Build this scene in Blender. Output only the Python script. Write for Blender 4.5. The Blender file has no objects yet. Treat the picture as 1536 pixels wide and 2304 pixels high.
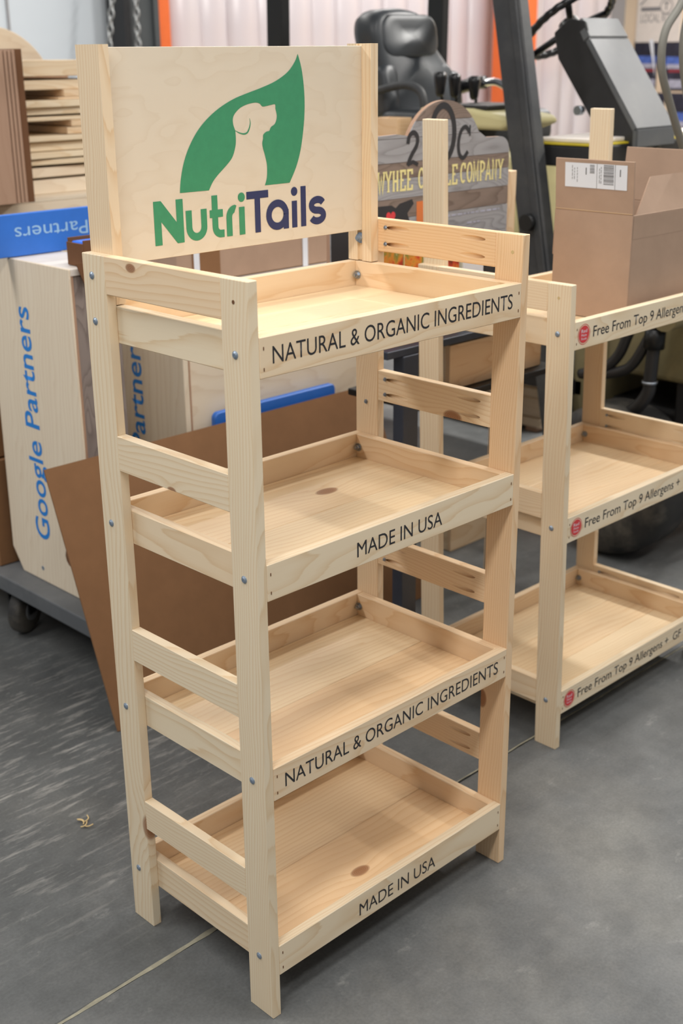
import bpy, bmesh, math, random
from mathutils import Vector, Matrix
from mathutils.geometry import tessellate_polygon
random.seed(7)
scene = bpy.context.scene
COL = scene.collection
# ------------------------------------------------------------------ camera
cd = bpy.data.cameras.new('camera'); cam = bpy.data.objects.new('camera', cd); COL.objects.link(cam)
RT = Vector((0.71187, -0.70225, -0.00952)); UP = Vector((0.25053, 0.24125, 0.93757)); FW = Vector((0.65611, 0.66981, -0.34768))
M = Matrix((RT, UP, -FW)).transposed().to_4x4(); M.translation = Vector((-1.156, -1.3694, 1.6426))
cam.matrix_world = M
cd.sensor_fit = 'AUTO'; cd.sensor_width = 36.0; cd.lens = 2787.54 / 2304 * 36
cd.clip_start = .05; cd.clip_end = 60
cd.dof.use_dof = True; cd.dof.focus_distance = 2.15; cd.dof.aperture_fstop = 4.8
scene.camera = cam
# ------------------------------------------------------------------ world, lamps, exposure
w = bpy.data.worlds.new('hall_light'); scene.world = w; w.use_nodes = True
w.node_tree.nodes['Background'].inputs[0].default_value = (.93, .96, 1, 1)
w.node_tree.nodes['Background'].inputs[1].default_value = .30
def strip_lamp(x, y, z, rz, power, L=2.4, W=.35, col=(1, .965, .92)):
    ld = bpy.data.lights.new('ceiling_strip_light', 'AREA'); ld.shape = 'RECTANGLE'; ld.size = L; ld.size_y = W
    ld.energy = power; ld.color = col
    o = bpy.data.objects.new('ceiling_strip_light', ld); COL.objects.link(o); o.location = (x, y, z); o.rotation_euler = (0, 0, rz)
    return o
for (x, y, pw) in [(1.3, .45, 36), (-1.5, -.9, 66), (1.4, -1.7, 36), (-1.6, 2.0, 60), (2.2, 3.9, 40), (5.2, 4.0, 46), (7.6, 3.2, 75), (4.2, -1.6, 34)]:
    strip_lamp(x, y, 3.2, 0, pw)
strip_lamp(4.2, .75, 3.0, math.radians(90), 180, 2.2, .2)
vs = scene.view_settings
vs.view_transform = 'Standard'; vs.look = 'None'; vs.exposure = 0.0; vs.gamma = 1.0; vs.use_curve_mapping = False

# ================================================================== materials
def srgb(r, g, b):
    f = lambda c: (c / 255 / 12.92) if c / 255 <= .04045 else ((c / 255 + .055) / 1.055) ** 2.4
    return (f(r), f(g), f(b), 1)
class N:
    def __init__(s, name):
        s.m = bpy.data.materials.new(name); s.m.use_nodes = True; s.t = s.m.node_tree; s.b = s.t.nodes['Principled BSDF']
    def n(s, typ, **k):
        x = s.t.nodes.new(typ)
        for a, v in k.items(): setattr(x, a, v)
        return x
    def l(s, a, b): s.t.links.new(a, b)
    def val(s, sock, v):
        if hasattr(v, 'links') or isinstance(v, bpy.types.NodeSocket): s.l(v, sock)
        else: sock.default_value = v
    def math(s, op, a, b=0.0, c=None):
        x = s.n('ShaderNodeMath', operation=op); s.val(x.inputs[0], a); s.val(x.inputs[1], b)
        if c is not None: s.val(x.inputs[2], c)
        return x.outputs[0]
    def vmath(s, op, a, b=(0, 0, 0)):
        x = s.n('ShaderNodeVectorMath', operation=op); s.val(x.inputs[0], a)
        if op not in ('LENGTH',): s.val(x.inputs[1], b)
        return x.outputs['Value'] if op in ('LENGTH', 'DISTANCE', 'DOT_PRODUCT') else x.outputs[0]
    def noise(s, vec, scale, detail=3, rough=.5):
        x = s.n('ShaderNodeTexNoise'); s.l(vec, x.inputs['Vector']); x.inputs['Scale'].default_value = scale
        x.inputs['Detail'].default_value = detail; x.inputs['Roughness'].default_value = rough; return x.outputs['Fac']
    def mix(s, f, a, b, typ='MIX'):
        x = s.n('ShaderNodeMix', data_type='RGBA', blend_type=typ); s.val(x.inputs[0], f); s.val(x.inputs[6], a); s.val(x.inputs[7], b); return x.outputs[2]
    def ramp(s, f, stops):
        x = s.n('ShaderNodeValToRGB'); s.l(f, x.inputs[0]); e = x.color_ramp.elements
        while len(e) < len(stops): e.new(.5)
        for i, (p, c) in enumerate(stops):
            e[i].position = p; e[i].color = c if len(c) == 4 else (*c, 1)
        return x.outputs[0]
    def obj(s): return s.n('ShaderNodeTexCoord').outputs['Object']
    def attr(s, name, out='Vector'):
        x = s.n('ShaderNodeAttribute', attribute_type='OBJECT', attribute_name=name); return x.outputs[out]
    def bump(s, h, strength=.2, dist=.002):
        x = s.n('ShaderNodeBump'); x.inputs['Strength'].default_value = strength; x.inputs['Distance'].default_value = dist
        s.l(h, x.inputs['Height']); s.l(x.outputs[0], s.b.inputs['Normal'])
def G(v): return (v, v, v, 1)
MAT = {}
def plain(name, col, rough=.5, metal=0.0, spec=.5, var=0.0, vscale=20, coat=0.0, bump=0.0, bscale=60, dust=None, dfac=.4):
    k = N(name); k.b.inputs['Roughness'].default_value = rough; k.b.inputs['Metallic'].default_value = metal
    k.b.inputs['Specular IOR Level'].default_value = spec; k.b.inputs['Coat Weight'].default_value = coat
    c = col
    o = k.obj()
    nz = k.noise(o, vscale, 4, .6)
    c2 = tuple(max(0, x * (1 - var)) for x in col[:3]) + (1,); c1 = tuple(min(1, x * (1 + var)) for x in col[:3]) + (1,)
    out = k.ramp(nz, [(.3, c2), (.7, c1)])
    if dust:
        n2 = k.noise(o, vscale * .35, 6, .7)
        out = k.mix(k.ramp(n2, [(.45, G(0)), (.7, G(dfac))]), out, dust)
    k.l(out, k.b.inputs['Base Color'])
    if bump: k.bump(k.noise(o, bscale, 3), bump, .003)
    MAT[name] = k.m; return k.m
def wood(name, light, late, freq=150, contrast=.55, rough=.5, wob=.010, tilt=.035, streak=.25, coat=0.0, tone=.10, xs=1.0):
    k = N(name); o = k.obj(); seed = k.attr('grain'); kn = k.attr('knot'); kr = k.attr('knot_r', 'Fac')
    p = k.vmath('ADD', o, seed)
    sx = k.n('ShaderNodeSeparateXYZ'); k.l(p, sx.inputs[0])
    stretch = k.vmath('MULTIPLY', p, (1.1 * xs, 5, 5))
    nA = k.n('ShaderNodeTexNoise'); k.l(stretch, nA.inputs['Vector']); nA.inputs['Scale'].default_value = 2.2; nA.inputs['Detail'].default_value = 2
    nv = k.vmath('MULTIPLY', k.vmath('SUBTRACT', nA.outputs['Color'], (.5, .5, .5)), (0, wob * 5, wob * 5))
    kd = k.vmath('LENGTH', k.vmath('MULTIPLY', k.vmath('SUBTRACT', o, kn), (.55, 1, 1)))
    kq = k.math('DIVIDE', kd, k.math('ADD', k.math('MULTIPLY', kr, 2.2), .0001))
    kbump = k.math('MULTIPLY', k.math('POWER', 2.718, k.math('MULTIPLY', k.math('MULTIPLY', kq, kq), -1.0)), k.math('MULTIPLY', kr, 1.6))
    sn = k.n('ShaderNodeSeparateXYZ'); k.l(nv, sn.inputs[0])
    y = k.math('ADD', k.math('ADD', sx.outputs[1], sn.outputs[1]), k.math('MULTIPLY', sx.outputs[0], tilt))
    z = k.math('ADD', sx.outputs[2], sn.outputs[2])
    r = k.math('SQRT', k.math('ADD', k.math('MULTIPLY', y, y), k.math('MULTIPLY', z, z)))
    r = k.math('ADD', r, kbump)
    fine = k.noise(k.vmath('MULTIPLY', p, (2.5, 160, 160)), 1.0, 3, .6)
    ss = k.n('ShaderNodeSeparateXYZ'); k.l(seed, ss.inputs[0]); fq = k.math('MULTIPLY_ADD', k.math('FRACT', k.math('MULTIPLY', ss.outputs[0], 7.3)), freq * .75, freq * .55)
    r2 = k.math('ADD', k.math('MULTIPLY', r, fq), k.math('MULTIPLY', fine, .35))
    fr = k.math('FRACT', r2)
    ring = k.ramp(fr, [(0, G(.15)), (.45, G(.18)), (.80, G(.62)), (.93, G(1)), (1, G(.15))])
    col = k.mix(k.math('MULTIPLY', ring, contrast), light, late)
    col = k.mix(k.math('MULTIPLY', k.math('ABSOLUTE', k.math('SUBTRACT', fine, .5)), streak), col, late)
    # slow heartwood tone across the board
    tn = k.noise(k.vmath('MULTIPLY', p, (1.3, 9, 9)), 1.6, 2)
    col = k.mix(k.ramp(tn, [(.45, G(0)), (.75, G(tone * 4))]), col, tuple(a * .55 + b * .45 for a, b in zip(light, late))[:3] + (1,))
    pink = k.attr('tint', 'Fac')
    col = k.mix(pink, col, k.mix(1.0, col, (1.0, .82, .68, 1), 'MULTIPLY'))
    kmask = k.ramp(k.math('DIVIDE', kd, k.math('ADD', kr, .0001)), [(.55, G(1)), (.8, G(.85)), (1.0, G(.0))])
    kcol = k.mix(k.ramp(k.math('FRACT', k.math('MULTIPLY', kd, 420)), [(.2, G(0)), (.9, G(1))]), srgb(120, 70, 36), srgb(165, 108, 66))
    kon = k.math('GREATER_THAN', kr, .0005)
    col = k.mix(k.math('MULTIPLY', k.math('MULTIPLY', kmask, kon), .85), col, kcol)
    k.l(col, k.b.inputs['Base Color'])
    k.l(k.ramp(ring, [(0, G(rough + .05)), (1, G(rough - .05))]), k.b.inputs['Roughness'])
    k.b.inputs['Specular IOR Level'].default_value = .35; k.b.inputs['Coat Weight'].default_value = coat; k.b.inputs['Coat Roughness'].default_value = .28
    k.bump(fine, .10, .0006)
    MAT[name] = k.m; return k.m
wood('pine', (.85, .735, .545, 1), (.68, .470, .250, 1), 135, .62, .50)
wood('pine_floor', (.86, .700, .470, 1), (.68, .44, .21, 1), 90, .55, .38, wob=.014, tilt=.06, coat=.12, tone=.14)
wood('birch_panel', (.76, .670, .535, 1), (.66, .545, .40, 1), 38, .36, .42, wob=.05, tilt=.10, streak=.10, tone=.06, xs=2.2)
wood('plywood', (.82, .725, .575, 1), (.66, .52, .37, 1), 50, .5, .55, wob=.02, tilt=.08, tone=.08)
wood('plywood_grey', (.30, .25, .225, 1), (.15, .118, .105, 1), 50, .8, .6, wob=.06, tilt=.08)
wood('veneer_brown', (.45, .29, .20, 1), (.34, .20, .13, 1), 110, .4, .5)
wood('barn_board', (.36, .355, .365, 1), (.20, .19, .19, 1), 80, .8, .6, wob=.04, tilt=.08, streak=.6)
wood('barn_brown', (.25, .19, .155, 1), (.13, .092, .072, 1), 80, .8, .6, wob=.04, tilt=.08, streak=.6)
plain('cardboard', srgb(134, 98, 68), .8, var=.06, vscale=14, spec=.2)
plain('cardboard_box', srgb(170, 144, 124), .8, var=.07, vscale=9, spec=.2)
plain('cardboard_dark', srgb(112, 78, 54), .8, var=.05, vscale=9, spec=.2)
plain('cardboard_cut', srgb(188, 160, 128), .85, spec=.1)
plain('blue_paint', srgb(48, 112, 205), .42, var=.05)
plain('blue_ink', srgb(34, 130, 214), .5)
plain('pale_ink', srgb(150, 190, 228), .5)
plain('white_paper', srgb(222, 226, 232), .6)
plain('white_strap', srgb(225, 230, 238), .35)
plain('white_top', srgb(222, 214, 205), .5, var=.04)
plain('ink_black', srgb(40, 40, 44), .5)
plain('ink_grey', srgb(120, 120, 122), .6)
plain('green_ink', srgb(62, 146, 104), .5, var=.05, vscale=60)
plain('navy_ink', srgb(46, 54, 96), .5)
plain('red_ink', srgb(214, 62, 66), .5)
plain('cream_ink', srgb(228, 216, 150), .6, var=.12, vscale=120)
plain('sign_black', srgb(44, 43, 45), .6)
plain('orange_print', srgb(214, 118, 60), .6)
plain('steel_zinc', srgb(168, 176, 186), .32, metal=.9)
plain('steel_bolt', srgb(160, 174, 190), .4, metal=.7)
plain('steel_black', srgb(26, 27, 28), .4, metal=.3)
plain('steel_blue', srgb(58, 64, 76), .42, metal=.25, var=.15, vscale=12)
plain('chrome', srgb(190, 190, 192), .18, metal=1)
plain('guard_black', srgb(52, 54, 57), .55, var=.12, vscale=14, dust=srgb(110, 108, 102), dfac=.22)
plain('black_plastic', srgb(22, 22, 24), .3)
plain('seat_vinyl', srgb(52, 56, 60), .42, var=.10, vscale=9, spec=.6, bump=.05, bscale=300)
plain('cowl_grey', srgb(84, 86, 88), .6, var=.07, vscale=9, dust=srgb(110, 108, 102), dfac=.35)
plain('cowl_black', srgb(34, 34, 35), .5, var=.2, vscale=14)
plain('khaki', srgb(206, 196, 146), .45, var=.06, vscale=7)
plain('khaki_dull', srgb(128, 118, 84), .55, var=.15, vscale=6, dust=srgb(96, 90, 76), dfac=.5)
plain('rubber', srgb(48, 47, 46), .7, var=.2, vscale=12, dust=srgb(140, 132, 118), dfac=.5)
plain('hose_grey', srgb(122, 120, 112), .55)
plain('hose_black', srgb(34, 34, 36), .45)
plain('orange_paint', srgb(226, 106, 46), .45, var=.04)
plain('column_grey', srgb(62, 66, 68), .5, var=.2, vscale=3)
plain('column_black', srgb(30, 30, 32), .5)
plain('wall_paint', srgb(205, 212, 218), .55, var=.02, vscale=2)
plain('wall_grey', srgb(150, 148, 150), .6)
plain('deck_grey', srgb(92, 95, 98), .6, var=.10, vscale=7, dust=srgb(150, 148, 145), dfac=.3)
plain('dark_void', srgb(26, 25, 24), .8)
plain('yellow_paint', srgb(196, 176, 40), .5, var=.1)
plain('tape_blue', srgb(30, 110, 230), .5)
plain('chain_zinc', srgb(170, 172, 172), .35, metal=.7)
plain('blueprint_photo', srgb(40, 42, 58), .4, var=.5, vscale=14)
plain('photo_blue', srgb(76, 104, 180), .4, var=.35, vscale=22)
plain('photo_pale', srgb(170, 170, 186), .4, var=.2, vscale=22)
plain('photo_red', srgb(150, 50, 60), .4)
plain('tan_board', srgb(226, 204, 176), .55, var=.04, vscale=3)
plain('shaving', srgb(205, 180, 130), .7)
# strip curtain plastic, milky
k = N('curtain_plastic'); o = k.obj()
c = k.ramp(k.noise(k.vmath('MULTIPLY', o, (1, 1, .5)), 2.2, 2), [(.35, srgb(212, 196, 194)), (.55, srgb(202, 194, 198)), (.75, srgb(220, 214, 216))])
k.l(c, k.b.inputs['Base Color']); k.b.inputs['Roughness'].default_value = .3; k.b.inputs['Specular IOR Level'].default_value = .5
k.b.inputs['Subsurface Weight'].default_value = 0
MAT['curtain_plastic'] = k.m
# food print
k = N('food_print'); o = k.obj(); v = k.n('ShaderNodeTexVoronoi'); k.l(o, v.inputs['Vector']); v.inputs['Scale'].default_value = 26
c = k.ramp(k.noise(o, 22, 3), [(.3, srgb(90, 40, 24)), (.42, srgb(196, 60, 36)), (.5, srgb(214, 140, 50)), (.6, srgb(120, 130, 56)), (.72, srgb(226, 200, 160))])
k.l(c, k.b.inputs['Base Color']); k.b.inputs['Roughness'].default_value = .4; MAT['food_print'] = k.m
# concrete floor
k = N('concrete'); o = k.obj()
base = k.ramp(k.noise(o, 1.7, 6, .62), [(.28, srgb(84, 87, 88)), (.5, srgb(106, 108, 108)), (.72, srgb(130, 130, 126))])
spot = k.ramp(k.noise(o, 9, 6, .7), [(.35, G(.80)), (.6, G(1.03))])
base = k.mix(1, base, spot, 'MULTIPLY')
sp2 = k.ramp(k.noise(o, 160, 2), [(.3, G(.88)), (.7, G(1.06))]); base = k.mix(1, base, sp2, 'MULTIPLY')
# scuffed dusty strokes on the trafficked left bay
mp = k.n('ShaderNodeMapping'); k.l(o, mp.inputs[0]); mp.inputs['Rotation'].default_value = (0, 0, math.radians(31)); mp.inputs['Scale'].default_value = (7, 48, 1)
st = k.ramp(k.noise(mp.outputs[0], 1.0, 6, .72), [(.52, G(0)), (.66, G(1))])
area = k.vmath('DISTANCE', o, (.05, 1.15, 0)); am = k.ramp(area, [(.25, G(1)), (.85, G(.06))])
left_shade = k.ramp(k.vmath('DISTANCE', o, (.0, 1.2, 0)), [(.5, G(.66)), (1.5, G(1.0))])  # dimmer light on the left floor, painted into the concrete colour
base = k.mix(1, base, left_shade, 'MULTIPLY')
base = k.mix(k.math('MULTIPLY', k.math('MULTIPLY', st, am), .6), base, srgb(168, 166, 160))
sc = k.ramp(k.noise(k.vmath('MULTIPLY', o, (1, 1.6, 1)), 9, 10, .75), [(.59, G(0)), (.72, G(.5))])
base = k.mix(sc, base, srgb(160, 160, 156))
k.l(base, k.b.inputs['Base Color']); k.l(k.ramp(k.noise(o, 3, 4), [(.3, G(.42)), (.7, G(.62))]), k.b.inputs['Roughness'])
k.b.inputs['Specular IOR Level'].default_value = .4
k.bump(k.noise(o, 120, 4), .12, .001); MAT['concrete'] = k.m
plain('joint_dust', srgb(152, 148, 130), .9, var=.25, vscale=30)

# ================================================================== helpers
def link(name, me, mat, parent=None):
    o = bpy.data.objects.new(name, me); COL.objects.link(o)
    if mat and not me.materials: me.materials.append(MAT[mat] if isinstance(mat, str) else mat)
    if parent: o.parent = parent
    return o
def tag(o, label=None, cat=None, group=None, kind=None):
    if label: o['label'] = label
    if cat: o['category'] = cat
    if group: o['group'] = group
    if kind: o['kind'] = kind
    return o
def empty(name, loc, rz=0):
    e = bpy.data.objects.new(name, None); COL.objects.link(e); e.location = loc; e.rotation_euler = (0, 0, rz); e.empty_display_size = .05; return e
def thing(name, label, cat, loc=(0, 0, 0), group=None, rz=0):
    return tag(empty(name, loc, rz), label, cat, group)
def mesh_from(bm, name, smooth=False):
    me = bpy.data.meshes.new(name); bm.normal_update(); bm.to_mesh(me); bm.free()
    if smooth:
        for p in me.polygons: p.use_smooth = True
    return me
def bm_box(bm, sx, sy, sz, bev=.0, seg=1, mat=None):
    r = bmesh.ops.create_cube(bm, size=1); vs_ = r['verts']
    bmesh.ops.scale(bm, vec=(sx, sy, sz), verts=vs_)
    if bev > 0:
        es = {e for v in vs_ for e in v.link_edges}
        bmesh.ops.bevel(bm, geom=list(es), offset=bev, segments=seg, affect='EDGES', profile=.5)
    if mat is not None: bmesh.ops.transform(bm, matrix=mat, verts=bm.verts)
AX = {'x': Matrix.Identity(3), 'y': Matrix(((0, -1, 0), (1, 0, 0), (0, 0, 1))), 'z': Matrix(((0, 0, -1), (0, 1, 0), (1, 0, 0)))}
_seed = [0]
def give_grain(o, knot=None, kr=0.0, tint=None, seed=None):
    r = random.Random(_seed[0] if seed is None else seed * 77 + 5); _seed[0] += 1
    o['grain'] = [r.uniform(0, 20), r.choice((-1, 1)) * r.uniform(.012, .075), r.choice((-1, 1)) * r.uniform(.015, .06)]
    o['knot'] = list(knot) if knot else [5.0, 5.0, 5.0]
    o['knot_r'] = float(kr); o['tint'] = float(r.uniform(0, .3) if tint is None else tint)
    return o
def bx(name, lo, hi, mat, parent=None, grain='x', bev=.0012, seg=1, smooth=False, **gk):
    """axis-aligned board; local X runs along the grain"""
    lo = Vector(lo); hi = Vector(hi); c = (lo + hi) / 2; d = hi - lo
    A = AX[grain]; dl = A.transposed() @ d; dl = Vector([abs(v) for v in dl])
    bm = bmesh.new(); bm_box(bm, *dl, min(bev, min(dl) * .3), seg)
    o = link(name, mesh_from(bm, name, smooth), mat, parent)
    o.matrix_basis = world_mat(parent).inverted() @ Matrix.Translation(c) @ A.to_4x4()
    give_grain(o, **gk); return o
def beam(name, p0, p1, wdir, wid, thk, mat, parent=None, bev=.0012, **gk):
    """board between two points; wid along wdir, thk perpendicular"""
    p0 = Vector(p0); p1 = Vector(p1); L = (p1 - p0).length; x = (p1 - p0).normalized()
    wv = Vector(wdir); wv = (wv - x * wv.dot(x)).normalized(); n = x.cross(wv)
    bm = bmesh.new(); bm_box(bm, L, wid, thk, bev)
    o = link(name, mesh_from(bm, name), mat, parent)
    R = Matrix((x, wv, n)).transposed().to_4x4(); o.matrix_basis = world_mat(parent).inverted() @ Matrix.Translation((p0 + p1) / 2) @ R
    give_grain(o, **gk); return o
def world_mat(o):
    m = Matrix.Identity(4)
    while o: m = o.matrix_basis @ m; o = o.parent
    return m
def world_loc(q):
    P = Vector((0, 0, 0))
    while q: P += Vector(q.location); q = q.parent
    return P
def mobj(name, bm, mat, parent=None, smooth=False, world=True):
    """bmesh in world coords -> object whose origin is its bounding centre"""
    c = Vector((0, 0, 0))
    if bm.verts:
        lo = Vector([min(v.co[i] for v in bm.verts) for i in range(3)]); hi = Vector([max(v.co[i] for v in bm.verts) for i in range(3)])
        c = (lo + hi) / 2
        for v in bm.verts: v.co -= c
    o = link(name, mesh_from(bm, name, smooth), mat, parent); o.matrix_basis = world_mat(parent).inverted() @ Matrix.Translation(c); give_grain(o); return o
def bm_cyl(bm, p0, p1, r0, r1=None, seg=16, cap=True):
    p0 = Vector(p0); p1 = Vector(p1); r1 = r0 if r1 is None else r1
    d = (p1 - p0); q = Vector((0, 0, 1)).rotation_difference(d.normalized())
    m = Matrix.Translation((p0 + p1) / 2) @ q.to_matrix().to_4x4()
    bmesh.ops.create_cone(bm, cap_ends=cap, segments=seg, radius1=r0, radius2=r1, depth=d.length, matrix=m)
def cyl(name, p0, p1, r, mat, parent=None, seg=16, r1=None, smooth=True):
    bm = bmesh.new(); bm_cyl(bm, p0, p1, r, r1, seg); o = mobj(name, bm, mat, parent, False)
    if smooth:
        for p in o.data.polygons: p.use_smooth = len(p.vertices) == 4
    return o
def smooth_path(pts, n=8):
    P = [Vector(p) for p in pts]; out = []
    for i in range(len(P) - 1):
        a = P[max(i - 1, 0)]; b = P[i]; c = P[i + 1]; d = P[min(i + 2, len(P) - 1)]
        for j in range(n):
            t = j / n; out.append(.5 * ((2 * b) + (c - a) * t + (2 * a - 5 * b + 4 * c - d) * t * t + (3 * b - a - 3 * c + d) * t ** 3))
    out.append(P[-1]); return out
def bm_tube(bm, pts, r, seg=10, closed=False):
    rings = []; n = len(pts); prev = None
    for i, p in enumerate(pts):
        a = pts[(i - 1) % n] if (closed or i > 0) else p; b = pts[(i + 1) % n] if (closed or i < n - 1) else p
        t = (Vector(b) - Vector(a)).normalized()
        if prev is None:
            u = t.orthogonal().normalized()
        else:
            u = (prev - t * prev.dot(t)).normalized()
        prev = u; v = t.cross(u); rr = r[i] if isinstance(r, (list, tuple)) else r
        rings.append([bm.verts.new(Vector(p) + (u * math.cos(2 * math.pi * j / seg) + v * math.sin(2 * math.pi * j / seg)) * rr) for j in range(seg)])
    for i in range(n if closed else n - 1):
        A, B = rings[i], rings[(i + 1) % n]
        for j in range(seg): bm.faces.new((A[j], A[(j + 1) % seg], B[(j + 1) % seg], B[j]))
    if not closed:
        bm.faces.new(rings[0][::-1]); bm.faces.new(rings[-1])
def tube(name, pts, r, mat, parent=None, seg=10, n=8, closed=False):
    bm = bmesh.new(); bm_tube(bm, smooth_path(pts, n) if not closed else [Vector(p) for p in pts], r, seg, closed); return mobj(name, bm, mat, parent, True)
def bm_poly(bm, pts2, O, U, V, depth, n=None):
    """extruded outline: pts2 in the (U,V) frame at O, thickness `depth` along -normal"""
    O = Vector(O); U = Vector(U); V = Vector(V); nn = U.cross(V) if n is None else Vector(n)
    a = [bm.verts.new(O + U * x + V * y) for x, y in pts2]; b = [bm.verts.new(O + U * x + V * y - nn * depth) for x, y in pts2]
    f = bm.faces.new(a); g = bm.faces.new(b[::-1]); m = len(a)
    sides = [bm.faces.new((a[(i + 1) % m], a[i], b[i], b[(i + 1) % m])) for i in range(m)]
    return f, g, sides
def prism(name, pts2, O, U, V, depth, mat, parent=None, bev=0.0, seg=2, smooth=False):
    bm = bmesh.new(); bm_poly(bm, pts2, O, U, V, depth)
    bmesh.ops.recalc_face_normals(bm, faces=bm.faces)
    if bev: bmesh.ops.bevel(bm, geom=[e for e in bm.edges if len(e.link_faces) == 2 and e.calc_face_angle(0) > .6], offset=bev, segments=seg, affect='EDGES', profile=.5, clamp_overlap=True)
    return mobj(name, bm, mat, parent, smooth)
def rr(x0, y0, x1, y1, r, n=6):
    out = []
    for cx, cy, a0 in ((x1 - r, y1 - r, 0), (x0 + r, y1 - r, 90), (x0 + r, y0 + r, 180), (x1 - r, y0 + r, 270)):
        for i in range(n + 1):
            a = math.radians(a0 + 90 * i / n); out.append((cx + r * math.cos(a), cy + r * math.sin(a)))
    return out
FU, FV = (1, 0, 0), (0, 0, 1)          # a face looking towards -Y
SU, SV = (0, -1, 0), (0, 0, 1)         # a face looking towards -X
def text(name, s, O, U, V, width, height, mat, parent, offset=0.0, thick=.0004, words=False):
    """flat lettering, cap height `height`, total width `width`, lower left at O"""
    cu = bpy.data.curves.new('lettering', 'FONT'); cu.body = s; cu.offset = offset; cu.resolution_u = 4; cu.size = 1
    t = bpy.data.objects.new('lettering', cu); COL.objects.link(t)
    dg = bpy.context.evaluated_depsgraph_get(); dg.update(); me = bpy.data.meshes.new_from_object(t.evaluated_get(dg))
    bpy.data.objects.remove(t); bpy.data.curves.remove(cu)
    xs = [v.co.x for v in me.vertices]; x0, x1 = min(xs), max(xs); cap = .727
    bm = bmesh.new(); bm.from_mesh(me); bpy.data.meshes.remove(me)
    O = Vector(O); U = Vector(U); V = Vector(V); nn = U.cross(V)
    groups = [(x0 - 1, x1 + 1)]
    if words:
        iv = sorted((min(v.co.x for v in f_.verts), max(v.co.x for v in f_.verts)) for f_ in bm.faces); cuts = [x0 - 1]; end = iv[0][1]
        for a_, b_ in iv[1:]:
            if a_ - end > .15: cuts.append((a_ + end) / 2)
            end = max(end, b_)
        cuts.append(x1 + 1); groups = list(zip(cuts, cuts[1:]))
    out = None
    for ga, gb in groups[:-1]:
        b2 = bm.copy(); bmesh.ops.delete(b2, geom=[v for v in b2.verts if not ga <= v.co.x < gb], context='VERTS')
        for v in b2.verts: v.co = O + U * ((v.co.x - x0) / (x1 - x0) * width) + V * (v.co.y / cap * height) + nn * thick
        mobj(name, b2, mat, parent)
    ga, gb = groups[-1]; bmesh.ops.delete(bm, geom=[v for v in bm.verts if not ga <= v.co.x < gb], context='VERTS')
    for v in bm.verts: v.co = O + U * ((v.co.x - x0) / (x1 - x0) * width) + V * (v.co.y / cap * height) + nn * thick
    return mobj(name, bm, mat, parent)
_lay = [0]
def bm_stroke(bm, path, wd, O, U, V, off=.0004):
    _lay[0] += 1; off += (_lay[0] % 12) * .00003
    P = [Vector((*p, 0)) for p in path]; O = Vector(O); U = Vector(U); V = Vector(V); nn = U.cross(V); L = []
    for i, p in enumerate(P):
        a = P[i - 1] if i else None; b = P[i + 1] if i < len(P) - 1 else None
        t1 = (p - a).normalized() if a is not None else (b - p).normalized(); t2 = (b - p).normalized() if b is not None else t1
        n1 = Vector((-t1.y, t1.x, 0)); n2 = Vector((-t2.y, t2.x, 0)); m = (n1 + n2).normalized(); kf = min(1.0 / max(m.dot(n1), .35), 2.5)
        L.append((p + m * wd / 2 * kf, p - m * wd / 2 * kf))
    vs_ = [[bm.verts.new(O + U * q.x + V * q.y + nn * off) for q in pr] for pr in L]
    for i in range(len(vs_) - 1):
        f = bm.faces.new((vs_[i][0], vs_[i][1], vs_[i + 1][1], vs_[i + 1][0]))
def bm_flat(bm, pts, O, U, V, off=.0004):
    O = Vector(O); U = Vector(U); V = Vector(V); nn = U.cross(V)
    _lay[0] += 1; off += (_lay[0] % 12) * .00003
    vv = [bm.verts.new(O + U * x + V * y + nn * off) for x, y in pts]
    for tri in tessellate_polygon([[Vector((x, y, 0)) for x, y in pts]]):
        try: bm.faces.new([vv[i] for i in tri])
        except ValueError: pass
    bmesh.ops.recalc_face_normals(bm, faces=bm.faces)
def arc(cx, cy, rx, ry, a0, a1, n=14): return [(cx + rx * math.cos(math.radians(a0 + (a1 - a0) * i / n)), cy + ry * math.sin(math.radians(a0 + (a1 - a0) * i / n))) for i in range(n + 1)]
def flat_obj(name, polys, O, U, V, mat, parent, off=.0004):
    bm = bmesh.new()
    for p in polys: bm_flat(bm, p, O, U, V, off)
    return mobj(name, bm, mat, parent)
def fix_up(o, n):
    pass

# ================================================================== setting
JY = .268
fl = tag(empty('floor', (0, 0, 0)), None, None, None, 'structure')
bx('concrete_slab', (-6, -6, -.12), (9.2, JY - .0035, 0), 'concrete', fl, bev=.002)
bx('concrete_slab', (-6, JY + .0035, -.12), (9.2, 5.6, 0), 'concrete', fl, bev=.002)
for c in fl.children: c.data.transform(Matrix.Translation(c.location)); c.location = (0, 0, 0)
# the saw-cut joint, filled with pale dust of uneven width
bm = bmesh.new(); rj = random.Random(3); prev = None
for i in range(161):
    x = -6 + 15.2 * i / 160 if i % 160 else (-6 if i == 0 else 9.2)
    x = -3 + 7 * i / 160
    yy = JY + .003 * math.sin(x * 3.1) + rj.uniform(-.0008, .0008); wd = (.0028 if x < .2 else .0016) + .0022 * abs(rj.gauss(0, 1)) * (1.5 if x < .2 else .25)
    a = bm.verts.new((x, yy - wd, .0007)); b = bm.verts.new((x, yy + wd, .0007))
    if prev: bm.faces.new((prev[0], a, b, prev[1]))
    prev = (a, b)
mobj('saw_cut_joint', bm, 'joint_dust', fl)
wb = bx('wall_back', (-4, 5.2, 0), (8.9, 5.35, 4.2), 'wall_paint', bev=0); tag(wb, kind='structure')
for x in (2.05, 2.72, 4.0, 5.2, 6.4): bx('panel_seam', (x, 5.19, 0), (x + .012, 5.2, 4.2), 'wall_grey', wb, bev=0)
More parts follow.
